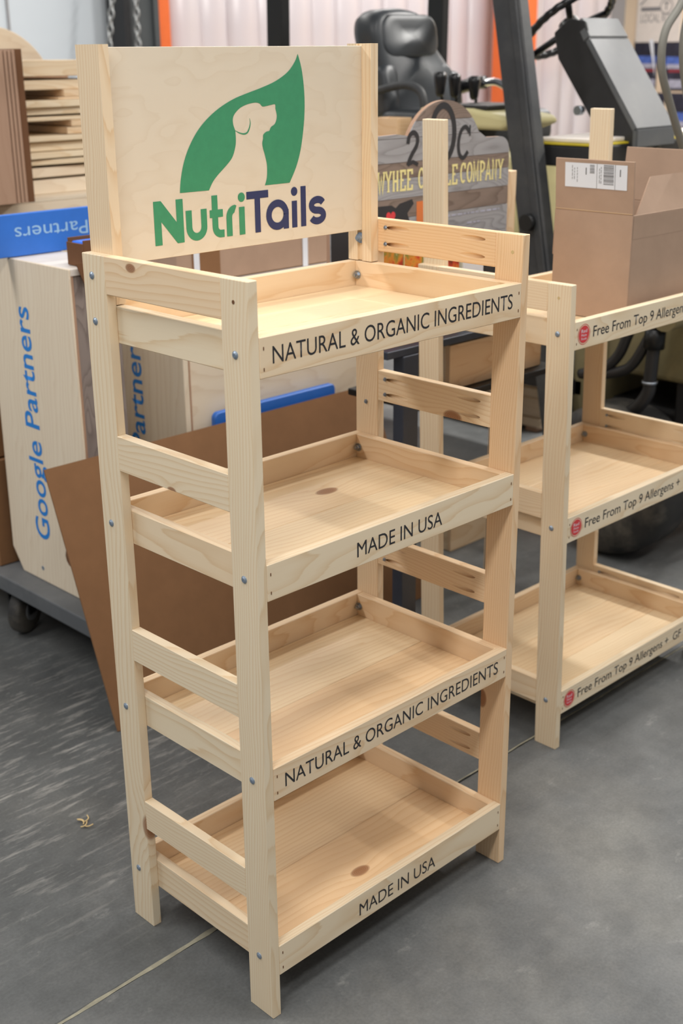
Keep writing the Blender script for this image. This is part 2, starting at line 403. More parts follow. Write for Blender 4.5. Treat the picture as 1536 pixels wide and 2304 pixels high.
wr = bx('wall_right', (8.75, -4, 0), (8.9, 5.2, 4.2), 'tan_board', bev=0); tag(wr, kind='structure')
bx('corner_trim', (8.35, 5.16, 0), (8.75, 5.2, 4.2), 'wall_grey', wb, bev=0)

# ================================================================== display racks
T = .019; WD = .0635
def pocket_rail_mesh(L, wd, t):
    """rail with pocket-screw slots milled in one face near both ends"""
    bm = bmesh.new(); bm_box(bm, L, wd, t, .0012)
    me = bpy.data.meshes.new('rail'); bm.to_mesh(me); bm.free()
    o = bpy.data.objects.new('rail_blank', me); COL.objects.link(o)
    cb = bmesh.new()
    for s in (-1, 1):
        for zz in (-.016, .016):
            e = Vector((s * (L / 2 - .016), zz, t / 2 - .006)); d = Vector((-s, 0, .155)).normalized()
            bm_cyl(cb, e, e + d * .09, .0048, None, 14)
    cm = bpy.data.meshes.new('cut'); cb.to_mesh(cm); cb.free(); co = bpy.data.objects.new('cut', cm); COL.objects.link(co)
    md = o.modifiers.new('b', 'BOOLEAN'); md.operation = 'DIFFERENCE'; md.object = co; md.solver = 'EXACT'
    dg = bpy.context.evaluated_depsgraph_get(); dg.update(); out = bpy.data.meshes.new_from_object(o.evaluated_get(dg)); out.name = 'pocket_rail'
    bpy.data.objects.remove(o); bpy.data.objects.remove(co); return out
def hexnut_mesh():
    bm = bmesh.new(); bm_cyl(bm, (0, 0, 0), (0, 0, .0025), .0085, None, 18); bm_cyl(bm, (0, 0, .0025), (0, 0, .008), .0062, None, 6); bm_cyl(bm, (0, 0, .008), (0, 0, .012), .0030, None, 10)
    return mesh_from(bm, 'hex_nut')
def bolthead_mesh():
    bm = bmesh.new(); bm_cyl(bm, (0, 0, 0), (0, 0, .0012), .0065, .0062, 18); bm_cyl(bm, (0, 0, .0012), (0, 0, .0030), .0060, .0034, 18)
    for a in (0, 90):
        m = Matrix.Translation((0, 0, .0030)) @ Matrix.Rotation(math.radians(a + 20), 4, 'Z'); b2 = bmesh.new(); bm_box(b2, .0046, .0010, .0006); bmesh.ops.transform(b2, matrix=m, verts=b2.verts)
        tmp = bpy.data.meshes.new('t'); b2.to_mesh(tmp); b2.free(); bm.from_mesh(tmp); bpy.data.meshes.remove(tmp)
    return mesh_from(bm, 'bolt_head')
NUT = hexnut_mesh(); NUT.materials.append(MAT['steel_zinc']); BOLT = bolthead_mesh(); BOLT.materials.append(MAT['steel_bolt'])
def hw(name, me, pos, nrm, parent):
    o = bpy.data.objects.new(name, me); COL.objects.link(o); o.parent = parent
    W = Matrix.Translation(pos) @ Vector((0, 0, 1)).rotation_difference(Vector(nrm)).to_matrix().to_4x4()
    o.matrix_basis = world_mat(parent).inverted() @ W; return o
def reparent(o, par):
    Wm = world_mat(o); o.parent = par; o.matrix_basis = world_mat(par).inverted() @ Wm
def hole(name, pos, nrm, r, parent, mat='cardboard_dark', depth=.001):
    p = Vector(pos); n = Vector(nrm); o = cyl(name, p - n * .002, p + n * .0004, r, mat, None, 12); reparent(o, parent); return o

def build_rack(O, W, D, H, trays, h, rails, shear, root, slat_y, knots, tints):
    ox, oy = O
    X = lambda x, z: ox + x - shear * z
    parts = {}
    def pt(x, y, z): return Vector((X(x, z), oy + y, z))
    def leg(key, xc, yc, top=H):
        o = beam('leg', pt(xc, yc, 0), pt(xc, yc, top), (0, 1, 0), WD, T, 'pine', root, **knots.get(key, {})); parts[key] = o; return o
    leg('fl', T / 2, WD / 2); leg('bl', T / 2, D - WD / 2); leg('fr', W - T / 2, WD / 2); leg('br', W - T / 2, D - WD / 2)
    Lr = D - 2 * WD; rm = pocket_rail_mesh(Lr, WD, T); rm.materials.append(MAT['pine'])
    for i, zt in enumerate(rails):
        for side, xc, nz in (('l', T / 2, (1, 0, 0)), ('r', W - T / 2, (-1, 0, 0))):
            o = bpy.data.objects.new('rail', rm); COL.objects.link(o); o.parent = root
            n = Vector(nz); x = Vector((0, 1, 0)); yv = n.cross(x)
            o.matrix_basis = Matrix.Translation(pt(xc, D / 2, zt - WD / 2) - Vector(root.location)) @ Matrix((x, yv, n)).transposed().to_4x4()
            give_grain(o, **knots.get('rail%s%d' % (side, i), {}))
            parts['rail%s%d' % (side, i)] = o
            if side == 'r':
                for zz in (-.016, .016):
                    hw('pocket_screw', NUT, pt(W - T - .001, D - WD - .022, zt - WD / 2 + zz), (-1, 0, 0), o).scale = (.48, .48, .4)
    for i, a in enumerate(trays):
        za = a - h
        def tb(nm, x0, y0, x1, y1, z0, z1, g, m='pine', **kk):
            sh = X(0, (z0 + z1) / 2)
            return bx(nm, (sh + x0, oy + y0, z0), (sh + x1, oy + y1, z1), m, root, g, **kk)
        f = tb('tray_front', T, 0, W - T, T, za, a, 'x', **knots.get('front%d' % i, {})); parts['front%d' % i] = f
        tb('tray_back', T, D - T, W - T, D, za, a, 'x', tint=.5)
        parts['sideL%d' % i] = tb('tray_side', T, T, 2 * T, D - T, za, a, 'y', **knots.get('sideL%d' % i, {}))
        parts['sideR%d' % i] = tb('tray_side', W - 2 * T, T, W - T, D - T, za, a, 'y', tint=.6)
        ys = [T] + slat_y + [D - T]
        for j in range(len(ys) - 1):
            parts['slat%d%d' % (i, j)] = tb('floor_slat', 2 * T, ys[j] + .0005, W - 2 * T, ys[j + 1] - .0005, za + .001, za + .014, 'x', 'pine_floor', **knots.get('slat%d%d' % (i, j), {}))
        zb = a - h / 2 + .004
        for key, yb in (('fl', .033), ('bl', D - .026)):
            hw('bolt_head', BOLT, pt(0, yb, zb), (-1, 0, 0), parts[key])
        for yb in (D - .026, .033):
            hw('hex_nut', NUT, pt(W - 2 * T, yb, zb), (-1, 0, 0), parts['sideR%d' % i])
        for xx in (T + .008, W - T - .008):
            for zz in (.014, .046):
                n_ = bx('nail', (X(xx - .0008, a), oy - .0006, za + zz - .0025), (X(xx + .0008, a), oy + .002, za + zz + .0025), 'cardboard_dark', None, 'z', bev=0); reparent(n_, f)
    return parts, pt

# ---- foreground rack
rk = thing('display_rack', 'tall four-tray pine display rack with green leaf and dog logo sign on top', 'display rack')
W, D, H = .6663, .4241, 1.3345
TR = [1.2498, .8858, .5152, .1505]; RL = [H, 1.0277, .6596, .2948]; h = .0635
kn = {
 'fl': dict(seed=11, tint=.05), 'bl': dict(seed=24, tint=.05, knot=(.235 - H / 2, -.034, -.002), kr=.020), 'fr': dict(seed=5, tint=.85, knot=(.38 - H / 2, .028, .010), kr=.013), 'br': dict(seed=8, tint=.5),
 'raill0': dict(seed=31, tint=.5, knot=(.075, .020, -.0095), kr=.008), 'raill1': dict(seed=32, tint=.1, knot=(.0, -.032, -.012), kr=.008), 'raill2': dict(seed=33, tint=.05), 'raill3': dict(seed=34, tint=.1),
 'railr0': dict(seed=41, tint=.9), 'railr1': dict(seed=42, tint=.35, knot=(-.055, .028, .009), kr=.014), 'railr2': dict(seed=43, tint=.6), 'railr3': dict(seed=44, tint=.5),
 'front0': dict(seed=51, tint=.35), 'front1': dict(seed=52, tint=.1), 'front2': dict(seed=53, tint=.4), 'front3': dict(seed=54, tint=.1),
 'slat10': dict(seed=61, tint=.0), 'slat11': dict(seed=62, tint=.15, knot=(.095, -.02, .0065), kr=.016), 'slat00': dict(seed=63, tint=0), 'slat01': dict(seed=64, tint=.1),
 'slat20': dict(seed=65, tint=.5), 'slat21': dict(seed=66, tint=.1), 'slat30': dict(seed=67, tint=.6, knot=(-.01, -.018, .0065), kr=.014), 'slat31': dict(seed=68, tint=.4),
}
P, pt = build_rack((0, 0), W, D, H, TR, h, RL, 0, rk, [.212], kn, {})
hw('bolt_head', BOLT, pt(0, .398, 1.299), (-1, 0, 0), P['bl'])
hole('bolt_hole', pt(0, .033, 1.301), (-1, 0, 0), .0032, P['fl'])
hole('bolt_hole', pt(W - T, .024, 1.302), (-1, 0, 0), .0034, P['fr'], 'shaving')
hw('pocket_screw', NUT, pt(W - T, D - .03, .955), (-1, 0, 0), P['br']).scale = (.55, .55, .4)
# header: two grooved posts and the panel held in the grooves
ZP0, ZP1 = 1.2515, 1.6585
GY = .3925
for nm, x0, gx in (('l', T, 1), ('r', W - 2 * T, -1)):
    bmh = bmesh.new(); x1 = x0 + T; g = .006; y0, y1 = D - WD, D
    if gx > 0: prof = [(x0, y0), (x1, y0), (x1, GY - .0065), (x1 - g, GY - .0065), (x1 - g, GY + .0065), (x1, GY + .0065), (x1, y1), (x0, y1)]
    else: prof = [(x0, y0), (x1, y0), (x1, y1), (x0, y1), (x0, GY + .0065), (x0 + g, GY + .0065), (x0 + g, GY - .0065), (x0, GY - .0065)]
    # local frame: x along grain (z), built in world then rotated
    L2 = (ZP1 - ZP0) / 2; cx = (x0 + x1) / 2; cy = (y0 + y1) / 2
    a = [bmh.verts.new((-L2, py - cy, -(px - cx))) for px, py in prof]; b = [bmh.verts.new((L2, py - cy, -(px - cx))) for px, py in prof]
    bmh.faces.new(a); bmh.faces.new(b[::-1]); m_ = len(a)
    for i in range(m_): bmh.faces.new((a[i], b[i], b[(i + 1) % m_], a[(i + 1) % m_]))
    bmesh.ops.recalc_face_normals(bmh, faces=bmh.faces)
    o = link('header_post', mesh_from(bmh, 'header_post'), 'pine', rk)
    o.matrix_basis = Matrix.Translation((cx, cy, (ZP0 + ZP1) / 2)) @ AX['z'].to_4x4(); give_grain(o, seed=70 + gx, tint=.35)
    P['post' + nm] = o
hw('hex_nut', NUT, (W - 2 * T + .004, GY, 1.296), (-1, 0, 0), P['postr']).scale = (1.25, 1.25, 1.1)
for c in P['postr'].children: c.data = c.data.copy(); c.data.materials.clear(); c.data.materials.append(MAT['steel_bolt'])
PF = GY - .006
panel = bx('sign_panel', (2 * T - .006, PF, 1.312), (W - 2 * T + .006, GY + .006, 1.6545), 'birch_panel', rk, 'x', bev=.0006, seed=77, tint=.0)
LEAF = [(0.4646, 1.6413), (0.473, 1.6171), (0.4781, 1.5856), (0.4793, 1.5539), (0.4763, 1.5184), (0.4674, 1.4757), (0.4547, 1.4439), (0.4376, 1.417), (0.3766, 1.4169), (0.3821, 1.4308), (0.383, 1.4522), (0.3788, 1.4701), (0.3745, 1.4827), (0.3734, 1.4915), (0.3756, 1.4984), (0.3764, 1.5054), (0.3838, 1.5102), (0.3912, 1.5116), (0.3953, 1.5177), (0.4053, 1.5233), (0.4102, 1.5353), (0.4073, 1.5486), (0.4066, 1.5563), (0.3978, 1.5559), (0.3856, 1.5542), (0.376, 1.5539), (0.37, 1.5589), (0.3596, 1.5609), (0.3406, 1.5585), (0.324, 1.5529), (0.312, 1.5442), (0.3069, 1.536), (0.3073, 1.5258), (0.3114, 1.5154), (0.3119, 1.4982), (0.3089, 1.4846), (0.3012, 1.4695), (0.2866, 1.4567), (0.2673, 1.4424), (0.2553, 1.4312), (0.2463, 1.4181), (0.1826, 1.4186), (0.1853, 1.4381), (0.1927, 1.4644), (0.2054, 1.4904), (0.2246, 1.5161), (0.248, 1.5367), (0.2759, 1.5539), (0.3086, 1.5679), (0.3415, 1.5771), (0.3749, 1.5854), (0.409, 1.5958), (0.4389, 1.6107), (0.4568, 1.6277)]
FO = (0, PF, 0)
def smooth_seg(pts, n=4): return [(v.x, v.y) for v in smooth_path([(*p, 0) for p in pts], n)]
lf = smooth_seg(LEAF[0:8])[:-1] + [LEAF[7]] + smooth_seg(LEAF[8:22])[:-1] + smooth_seg(LEAF[21:34])[:-1] + smooth_seg(LEAF[33:41]) + smooth_seg(LEAF[41:54] + [LEAF[0]])[:-1]
o = flat_obj('leaf_logo', [lf], FO, FU, FV, 'green_ink', panel); o['label'] = 'green leaf emblem with a sitting dog cut out of it'
bm = bmesh.new()
ear = [(0.3112, 1.5156), (0.3205, 1.5112), (0.3312, 1.5089), (0.3393, 1.5113), (0.3444, 1.519), (0.3467, 1.5275), (0.3452, 1.5351)]
es = smooth_path([(*q, 0) for q in ear], 5)
L1 = []; 
for i, q in enumerate(es):
    t = i / (len(es) - 1); wdt = .0026 * math.sin(math.pi * min(1, t * .93 + .05)) + .0002
    a = es[max(i - 1, 0)]; b = es[min(i + 1, len(es) - 1)]; tg = (b - a).normalized(); nv = Vector((-tg.y, tg.x, 0)); L1.append((q + nv * wdt / 2, q - nv * wdt / 2))
vv = [[bm.verts.new((v.x, PF - .0004, v.y)) for v in pr] for pr in L1]
for i in range(len(vv) - 1): bm.faces.new((vv[i][0], vv[i][1], vv[i + 1][1], vv[i + 1][0]))
mobj('dog_ear_line', bm, 'green_ink', panel)
# NutriTails, drawn stroke by stroke
B0, XH, CH, S = 1.3345, 1.3875, 1.4085, .0132
bm = bmesh.new()
def stk(path): bm_stroke(bm, path, S, FO, FU, FV)
def dot(cx, cy, r): bm_flat(bm, arc(cx, cy, r, r, 0, 340, 17), FO, FU, FV)
bm_flat(bm, [(.1245, B0), (.1245, CH), (.1405, CH), (.1722, B0 + .036), (.1722, CH), (.1872, CH), (.1872, B0), (.1722, B0), (.1395, B0 + .039), (.1395, B0)], FO, FU, FV)
cx = (.1925 + .239) / 2; rx = (.239 - .1925 - S) / 2
stk([(.1925 + S / 2, XH)] + arc(cx, B0 + rx + S / 2, rx, rx, 180, 360) + [(.239 - S / 2, XH)])
stk([(.2575, CH)] + arc(.2575 + .0125, B0 + .0125 + S / 2, .0125, .0125, 180, 262, 8) + [(.2775, B0 + S / 2)])
stk([(.2455, XH - .0105), (.2755, XH - .0105)])
stk([(.2831 + S / 2, B0)] + arc(.2831 + S / 2 + .014, XH - .0145 - S / 2 + .001, .014, .0145, 180, 95, 8) + [(.3045, XH - S / 2)])
stk([(.3195, B0), (.3195, XH - .004)]); dot(.3195, CH - .008, .0082)
mobj('brand_lettering', bm, 'green_ink', panel)
bm = bmesh.new()
stk([(.3314, CH - S / 2), (.3837, CH - S / 2)]); stk([(.357, CH - S), (.357, B0)])
ro = (.4335 - .3775 - S) / 2; ca = .3775 + S / 2 + ro
stk(arc(ca, B0 + ro + S / 2 - .0008, ro, ro - .0005, 0, 360, 30)); stk([(.4335 - S / 2, B0), (.4335 - S / 2, B0 + ro + .014)])
stk([(.4484, B0), (.4484, XH - .004)]); dot(.4484, CH - .008, .0082)
stk([(.4712, B0), (.4712, CH)])
sc_ = .5075; hh = (XH - B0 - S) / 4
stk(arc(sc_, XH - S / 2 - hh, .0150, hh, 25, 90, 6)[0:0] + arc(sc_, XH - S / 2 - hh, .0155, hh, 20, 255, 16) + arc(sc_, B0 + S / 2 + hh, .0160, hh, 75, -160, 16))
mobj('brand_lettering', bm, 'navy_ink', panel)
for i, (s_, x0, x1, dz) in enumerate([('NATURAL & ORGANIC INGREDIENTS', .0445, .6215, .0203), ('MADE IN USA', .2215, .4395, .0175), ('NATURAL & ORGANIC INGREDIENTS', .0450, .6195, .0185), ('MADE IN USA', .2225, .4390, .0155)]):
    text('lettering', s_, (x0, 0, TR[i] - h + dz), FU, FV, x1 - x0, .0285, 'ink_black', P['front%d' % i], offset=-.003, words=True)

# ---- second rack
r2 = thing('display_rack', 'three-tray pine display rack with red round badges, standing behind the tall one', 'display rack', (1.1114, .1905, 0))
W2, D2, H2 = .7275, .4463, 1.1659; TR2 = [1.0828, .6194, .1582]; h2 = .0640; K2 = .0319
kn2 = {k_: dict(seed=100 + i, tint=t_) for i, (k_, t_) in enumerate([('fl', .1), ('bl', .25), ('fr', .3), ('br', .4), ('front0', .0), ('front1', .0), ('front2', .0), ('raill0', .3), ('raill1', .3), ('raill2', .3)])}
P2, pt2 = build_rack((1.1114, .1905), W2, D2, H2, TR2, h2, [H2, .672, .178], K2, r2, [.155, .29], kn2, {})
hole('bolt_hole', pt2(0, .033, 1.135), (-1, 0, 0), .0035, P2['fl'], 'shaving')
for x0 in (T, W2 - 2 * T):
    o = beam('header_post', pt2(x0 + T / 2, D2 - WD / 2, TR2[0] + .002), pt2(x0 + T / 2, D2 - WD / 2, 1.497), (0, 1, 0), WD, T, 'pine', r2, seed=120, tint=.1)
for i, (tx0, tw, cy) in enumerate([(.0885, .5, 1.0505), (.0885, .5, .588), (.0885, .5, .127)]):
    a = TR2[i] - h2; sx = 1.1114 - K2 * cy
    f = P2['front%d' % i]; yb = .1905
    cx = sx + .0520 + .0006; cz = a + .0325
    bm = bmesh.new(); bm_flat(bm, arc(cx, cz, .0195, .0195, 0, 352, 40), (0, yb, 0), FU, FV, .0005); d_ = mobj('round_badge', bm, 'red_ink', f)
    bm = bmesh.new(); bm_stroke(bm, arc(cx, cz, .0225, .0225, 0, 360, 40), .0012, (0, yb, 0), FU, FV, .0005); mobj('badge_ring', bm, 'red_ink', f)
    for s_, wz, dz, hh_ in (('Red', .022, .0035, .0085), ('Plate', .020, -.0045, .0055), ('Foods', .020, -.0125, .0055)):
        text('badge_lettering', s_, (cx - wz / 2, yb, cz + dz), FU, FV, wz, hh_, 'white_paper', f, thick=.0008)
    text('lettering', 'Free From Top 9 Allergens +  GF + Vegan'[:31], (sx + .0885, yb, a + .0215), FU, FV, .487, .0255, 'ink_black', f, offset=.004, words=True)

# ================================================================== carton on the second rack
def open_carton(name, label, lo, hi, mat, parent=None):
    return thing(name, label, 'box', ((lo[0] + hi[0]) / 2, (lo[1] + hi[1]) / 2, lo[2]))
zt = TR2[0] - h2 + .014 + .0015
cb = open_carton('cardboard_carton', 'open brown cardboard carton with white shipping label on top tray of rear rack', (1.36, .225, zt), (1.72, .45, zt), 'cardboard_box')
ct = .004; cx0, cx1, cy0, cy1, cz1 = 1.362, 1.645, .233, .452, 1.284
bx('carton_wall', (cx0, cy0, zt), (cx0 + ct, cy1, cz1), 'cardboard_box', cb, 'z', bev=.001)
bx('carton_wall', (cx1 - ct, cy0, zt), (cx1, cy1, cz1), 'cardboard_box', cb, 'z', bev=.001)
bx('carton_wall', (cx0 + ct, cy0, zt), (cx1 - ct, cy0 + ct, cz1), 'cardboard_box', cb, 'z', bev=.001)
bx('carton_wall', (cx0 + ct, cy1 - ct, zt), (cx1 - ct, cy1, cz1), 'cardboard_box', cb, 'z', bev=.001)
bx('carton_base', (cx0 + ct, cy0 + ct, zt), (cx1 - ct, cy1 - ct, zt + .004), 'cardboard_box', cb, bev=.0005)
flp = beam('flap', (cx0 + .002, (cy0 + cy1) / 2, cz1), (cx0 - .006, (cy0 + cy1) / 2, 1.404), (0, 1, 0), cy1 - cy0, ct, 'cardboard_box', cb)
beam('flap', (cx1 - .002, (cy0 + cy1) / 2, cz1), (cx1 + .012, (cy0 + cy1) / 2, 1.412), (0, 1, 0), cy1 - cy0, ct, 'cardboard_box', cb)
beam('flap', ((cx0 + cx1) / 2, cy1 + .0025, cz1), ((cx0 + cx1) / 2, cy1 + .0045, cz1 - .11), (1, 0, 0), cx1 - cx0 - .01, ct, 'cardboard_box', cb)
# front flap folded inward-up with a cut corner
prism('flap', [(.012, 0), (.275, 0), (.265, .085), (.115, .085)], (cx0 + ct, cy0 + .001, cz1), FU, Vector((0, .40, .92)).normalized(), .004, 'cardboard_box', cb)
for zz, yy in ((cz1 + .001, 0),):
    bx('crease', (cx0 - .0006, cy0 + .002, zz), (cx0 + .001, cy1 - .002, zz + .0022), 'cardboard_cut', cb, 'y', bev=.0004)
# tape along the front
bx('tape_strip', (cx0 + .004, cy0 - .0004, cz1 - .055), (cx1, cy0, cz1 - .004), 'cardboard_box', cb, bev=0)
# shipping label on the flap
fx = lambda z: cx0 - (z - cz1) / .12 * .0075 - .0003
UL = Vector((0, -1, 0)); VL = Vector((-.0605, 0, 1)).normalized(); OL = Vector((cx0 - .0006, .4235, 1.339))
OL.x = cx0 + .002 - .0667 * (1.339 - cz1) - .0028
lb = flat_obj('shipping_label', [[(0, 0), (.172, 0), (.172, .056), (0, .056)]], OL, UL, VL, 'white_paper', flp, .0)
bm = bmesh.new(); rl = random.Random(5)
def rect(x0, y0, x1, y1): bm_flat(bm, [(x0, y0), (x1, y0), (x1, y1), (x0, y1)], OL, UL, VL, .0005)
y_ = .010
while y_ < .054:
    b_ = rl.choice((.0008, .0012, .002, .003)); rect(.108, y_, .136, min(y_ + b_, .055)); y_ += b_ + rl.choice((.0008, .0014))
y_ = .034
while y_ < .054:
    b_ = rl.choice((.0008, .0015)); rect(.070, y_, .083, min(y_ + b_, .055)); y_ += b_ + .0011
rect(.089, .0, .0902, .056); rect(.139, .0, .1402, .056)
for xx in (.020, .026, .034, .096, .1005): 
    yy = .012 + .006 * (xx < .03)
    while yy < .046:
        l_ = rl.uniform(.003, .009); rect(xx, yy, xx + .0016, min(yy + l_, .05)); yy += l_ + .002
for xx in (.058, .152): rect(xx, .030, xx + .003, .046)
mobj('label_print', bm, 'ink_grey', flp)

# ================================================================== dolly and its load
dl = thing('platform_dolly', 'grey flat platform dolly on black rubber casters under plywood kiosks', 'dolly', (1.1, 1.75, 0))
DZ = .2
bx('deck', (.488, 1.16, DZ - .05), (1.70, 2.36, DZ), 'deck_grey', dl, 'y', bev=.004, seg=2)
def caster(x, y):
    bm = bmesh.new(); m = Matrix.Translation((x, y, .072)) @ Matrix.Rotation(math.radians(90), 4, 'X') @ Matrix.Rotation(math.radians(0), 4, 'Y')
    prof = [(.030, -.022), (.060, -.022), (.070, -.016), (.072, 0), (.070, .016), (.060, .022), (.030, .022)]
    ang = math.radians(62); ca_, sa_ = math.cos(ang), math.sin(ang); sg = 28; rings = []
    for j in range(sg):
        a = 2 * math.pi * j / sg
        rings.append([bm.verts.new((x + (r_ * math.cos(a)) * sa_ - w_ * ca_, y + (r_ * math.cos(a)) * ca_ + w_ * sa_, .072 + r_ * math.sin(a))) for r_, w_ in prof])
    for j in range(sg):
        A, B = rings[j], rings[(j + 1) % sg]
        for q in range(len(prof) - 1): bm.faces.new((A[q], A[q + 1], B[q + 1], B[q]))
    wo = mobj('caster_wheel', bm, 'rubber', dl, True)
    ax = Vector((-ca_, sa_, 0)); c_ = Vector((x, y, .072)); cyl('wheel_hub', c_ - ax * .026, c_ + ax * .026, .031, 'deck_grey', wo)
    prism('caster_fork', [(-.02, -.085), (.02, -.085), (.028, .0), (-.028, 0)], c_ + Vector((0, 0, .078)) - ax * .030, Vector((sa_, ca_, 0)), (0, 0, 1), .004, 'steel_black', wo)
    prism('caster_fork', [(-.02, -.085), (.02, -.085), (.028, .0), (-.028, 0)], c_ + Vector((0, 0, .078)) + ax * .034, Vector((sa_, ca_, 0)), (0, 0, 1), .004, 'steel_black', wo)
for x, y in ((.55, 1.745), (1.60, 1.30), (.60, 2.28), (1.60, 2.28)): caster(x, y)
bx('axle_bracket', (.52, 1.70, .144), (.60, 1.79, .152), 'steel_black', dl, bev=.001)

def regrain(o, ax='z'):
    A = AX[ax].to_4x4(); o.data.transform(A.inverted()); o.matrix_basis = o.matrix_basis @ A
def kiosk_text(x, y0, y1, z0, z1, par, s='Google Partners'):
    return text('lettering', s, (x, y1 + 0, z0), (0, 0, 1), (0, 1, 0), z1 - z0, y0 - y1, 'blue_ink', par, thick=-.0)
# kiosk on the left
k1 = thing('plywood_kiosk', 'pale plywood kiosk with blue vertical lettering and cut lower corner, leftmost on dolly', 'kiosk', (.63, 1.55, DZ))
side = [(-1.775, DZ + .012), (-1.743, DZ + .002), (-1.352, DZ + .002), (-1.352, 1.134), (-1.70, 1.134), (-1.795, .28)]
side = [(-1.735, DZ + .001), (-1.352, DZ + .001), (-1.352, 1.136), (-1.692, 1.136), (-1.772, .76), (-1.784, .268)]
sp = prism('side_panel', side, (.555, 0, 0), SU, SV, .006, 'plywood', k1, .0015, 1)
regrain(sp)
def lettering_side(s, x, yb, z0, z1, capy, par, mat='blue_ink', off=.012):
    # reads upwards on a face looking towards -X: text right = +Z, text up = +Y
    return text('lettering', s, (x, yb, z0), (0, 0, 1), (0, 1, 0), z1 - z0, capy, mat, par, offset=off, thick=.0006, words=True)
lettering_side('Google Partners', .555, 1.566, .338, 1.012, .075, sp)
bx('top_panel', (.561, 1.352, 1.118), (.72, 1.692, 1.136), 'white_top', k1, 'y')
bx('back_panel', (.573, 1.675, DZ + .001), (.72, 1.692, 1.118), 'plywood', k1, 'z')
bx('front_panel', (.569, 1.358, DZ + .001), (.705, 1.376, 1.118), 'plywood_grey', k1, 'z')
bx('edge_strip', (.561, 1.354, DZ + .001), (.569, 1.36, 1.118), 'veneer_brown', k1, 'z')
hole('bolt_hole', (.555, 1.623, .241), (-1, 0, 0), .007, sp, 'steel_bolt'); hole('grip_hole', (.555, 1.462, .318), (-1, 0, 0), .030, sp, 'cardboard_dark')
bx('blue_edge', (.66, 1.348, .98), (.705, 1.357, 1.117), 'tape_blue', k1)
# kiosk behind the foreground rack
k2 = thing('plywood_kiosk', 'wide plywood kiosk with blue vertical lettering, behind the tall rack on dolly', 'kiosk', (1.27, 1.55, DZ))
s2 = prism('side_panel', [(-1.80, DZ + .001), (-1.335, DZ + .001), (-1.335, 1.016), (-1.80, 1.016)], (.885, 0, 0), SU, SV, .018, 'plywood', k2, .0015, 1)
regrain(s2); lettering_side('Google Partners', .885, 1.535, .207, .888, .072, s2)
fp = bx('front_panel', (.905, 1.342, DZ + .001), (1.66, 1.36, 1.016), 'plywood', k2, 'x', seed=201, tint=.1)
bx('corner_strip', (.903, 1.335, DZ + .001), (.909, 1.342, 1.0), 'veneer_brown', k2, 'z')
bx('top_panel', (.885, 1.335, 1.017), (1.66, 1.80, 1.033), 'white_top', k2, 'x')
bx('side_panel', (1.642, 1.36, DZ + .001), (1.66, 1.80, 1.016), 'plywood', k2, 'z')
# blue board stuck behind the cardboard
bb = prism('blue_board', rr(.968, .60, 1.446, .684, .018), (0, 1.308, 0), FU, FV, .020, 'blue_paint', None, .003, 1)
bb2 = bb; tag(bb, 'long blue painted board with rounded end against plywood kiosk panel', 'board')
for v in bb.data.vertices: pass
# cardboard sheet leaning on the kiosk
sh = prism('cardboard_sheet', [(.393, 0), (1.60, 0), (1.585, .70), (.393, .70)], (0, 1.045, .002), FU, Vector((0, .2425, .664)).normalized(), .005, 'cardboard', None)
tag(sh, 'large plain brown cardboard sheet leaning behind the tall rack', 'cardboard')
# strapped carton on top of kiosk two
sc = thing('strapped_carton', 'flat brown carton with white straps lying on the wide kiosk', 'box', (1.2, 1.6, 1.033))
prism('carton_body', rr(.945, 1.035, 1.585, 1.17, .012), (0, 1.42, 0), FU, FV, .36, 'cardboard_box', sc, .004, 2)
for x0 in (1.005, 1.422):
    for lo, hi in (((x0, 1.4175, 1.034), (x0 + .020, 1.4195, 1.1715)), ((x0, 1.4175, 1.1705), (x0 + .020, 1.781, 1.1722)), ((x0, 1.781, 1.034), (x0 + .020, 1.783, 1.1722))):
        bx('strap', lo, hi, 'white_strap', sc, bev=0)
bx('tape_seam', (1.0, 1.4182, 1.036), (1.10, 1.4197, 1.165), 'cardboard', sc, bev=0)
wbx = thing('white_carton', 'white printed carton with orange letters beside the strapped carton', 'box', (1.63, 1.6, 1.033))
wb_ = bx('carton_body', (1.60, 1.47, 1.034), (1.657, 1.78, 1.19), 'white_paper', wbx, bev=.002)
bx('carton_lid', (1.598, 1.468, 1.19), (1.659, 1.782, 1.196), 'white_paper', wbx, bev=.001)
text('lettering', 'C', (1.632, 1.47, 1.075), FU, FV, .013, .016, 'orange_print', wb_); text('lettering', 'S', (1.632, 1.47, 1.045), FU, FV, .013, .016, 'orange_print', wb_)
# blue header board upside down on kiosk one
hb = thing('blue_header_board', 'blue header board with upside-down pale lettering on the left kiosk', 'board', (.7, 1.64, 1.137))
hbp = prism('board', rr(.46, 1.138, .93, 1.249, .004), (0, 1.63, 0), FU, FV, .018, 'blue_paint', hb, .002, 1)
text('lettering', 'Google Partners', (.915 + .115, 1.63, 1.214), (-1, 0, 0), (0, 0, -1), .455, .038, 'pale_ink', hbp, thick=.0005, words=True)
# dark open carton on kiosk one
dc = thing('dark_carton', 'open dark brown carton with blue content on the left kiosk', 'box', (.65, 1.39, 1.137))
for lo, hi in (((.600, 1.3445, 1.1375), (.72, 1.348, 1.204)), ((.600, 1.412, 1.1375), (.72, 1.416, 1.206)), ((.596, 1.3445, 1.1375), (.600, 1.416, 1.196))): bx('carton_wall', lo, hi, 'cardboard_dark', dc, bev=.0008)
bx('carton_base', (.600, 1.348, 1.1375), (.72, 1.412, 1.1415), 'cardboard_dark', dc, bev=.0008)
prism('flap', [(.572, 1.150), (.70, 1.150), (.70, 1.098), (.592, 1.098)], (0, 1.3435, 0), FU, FV, -.003, 'cardboard_dark', dc)
bx('blue_pad', (.605, 1.352, 1.142), (.715, 1.408, 1.198), 'tape_blue', dc, bev=.004)
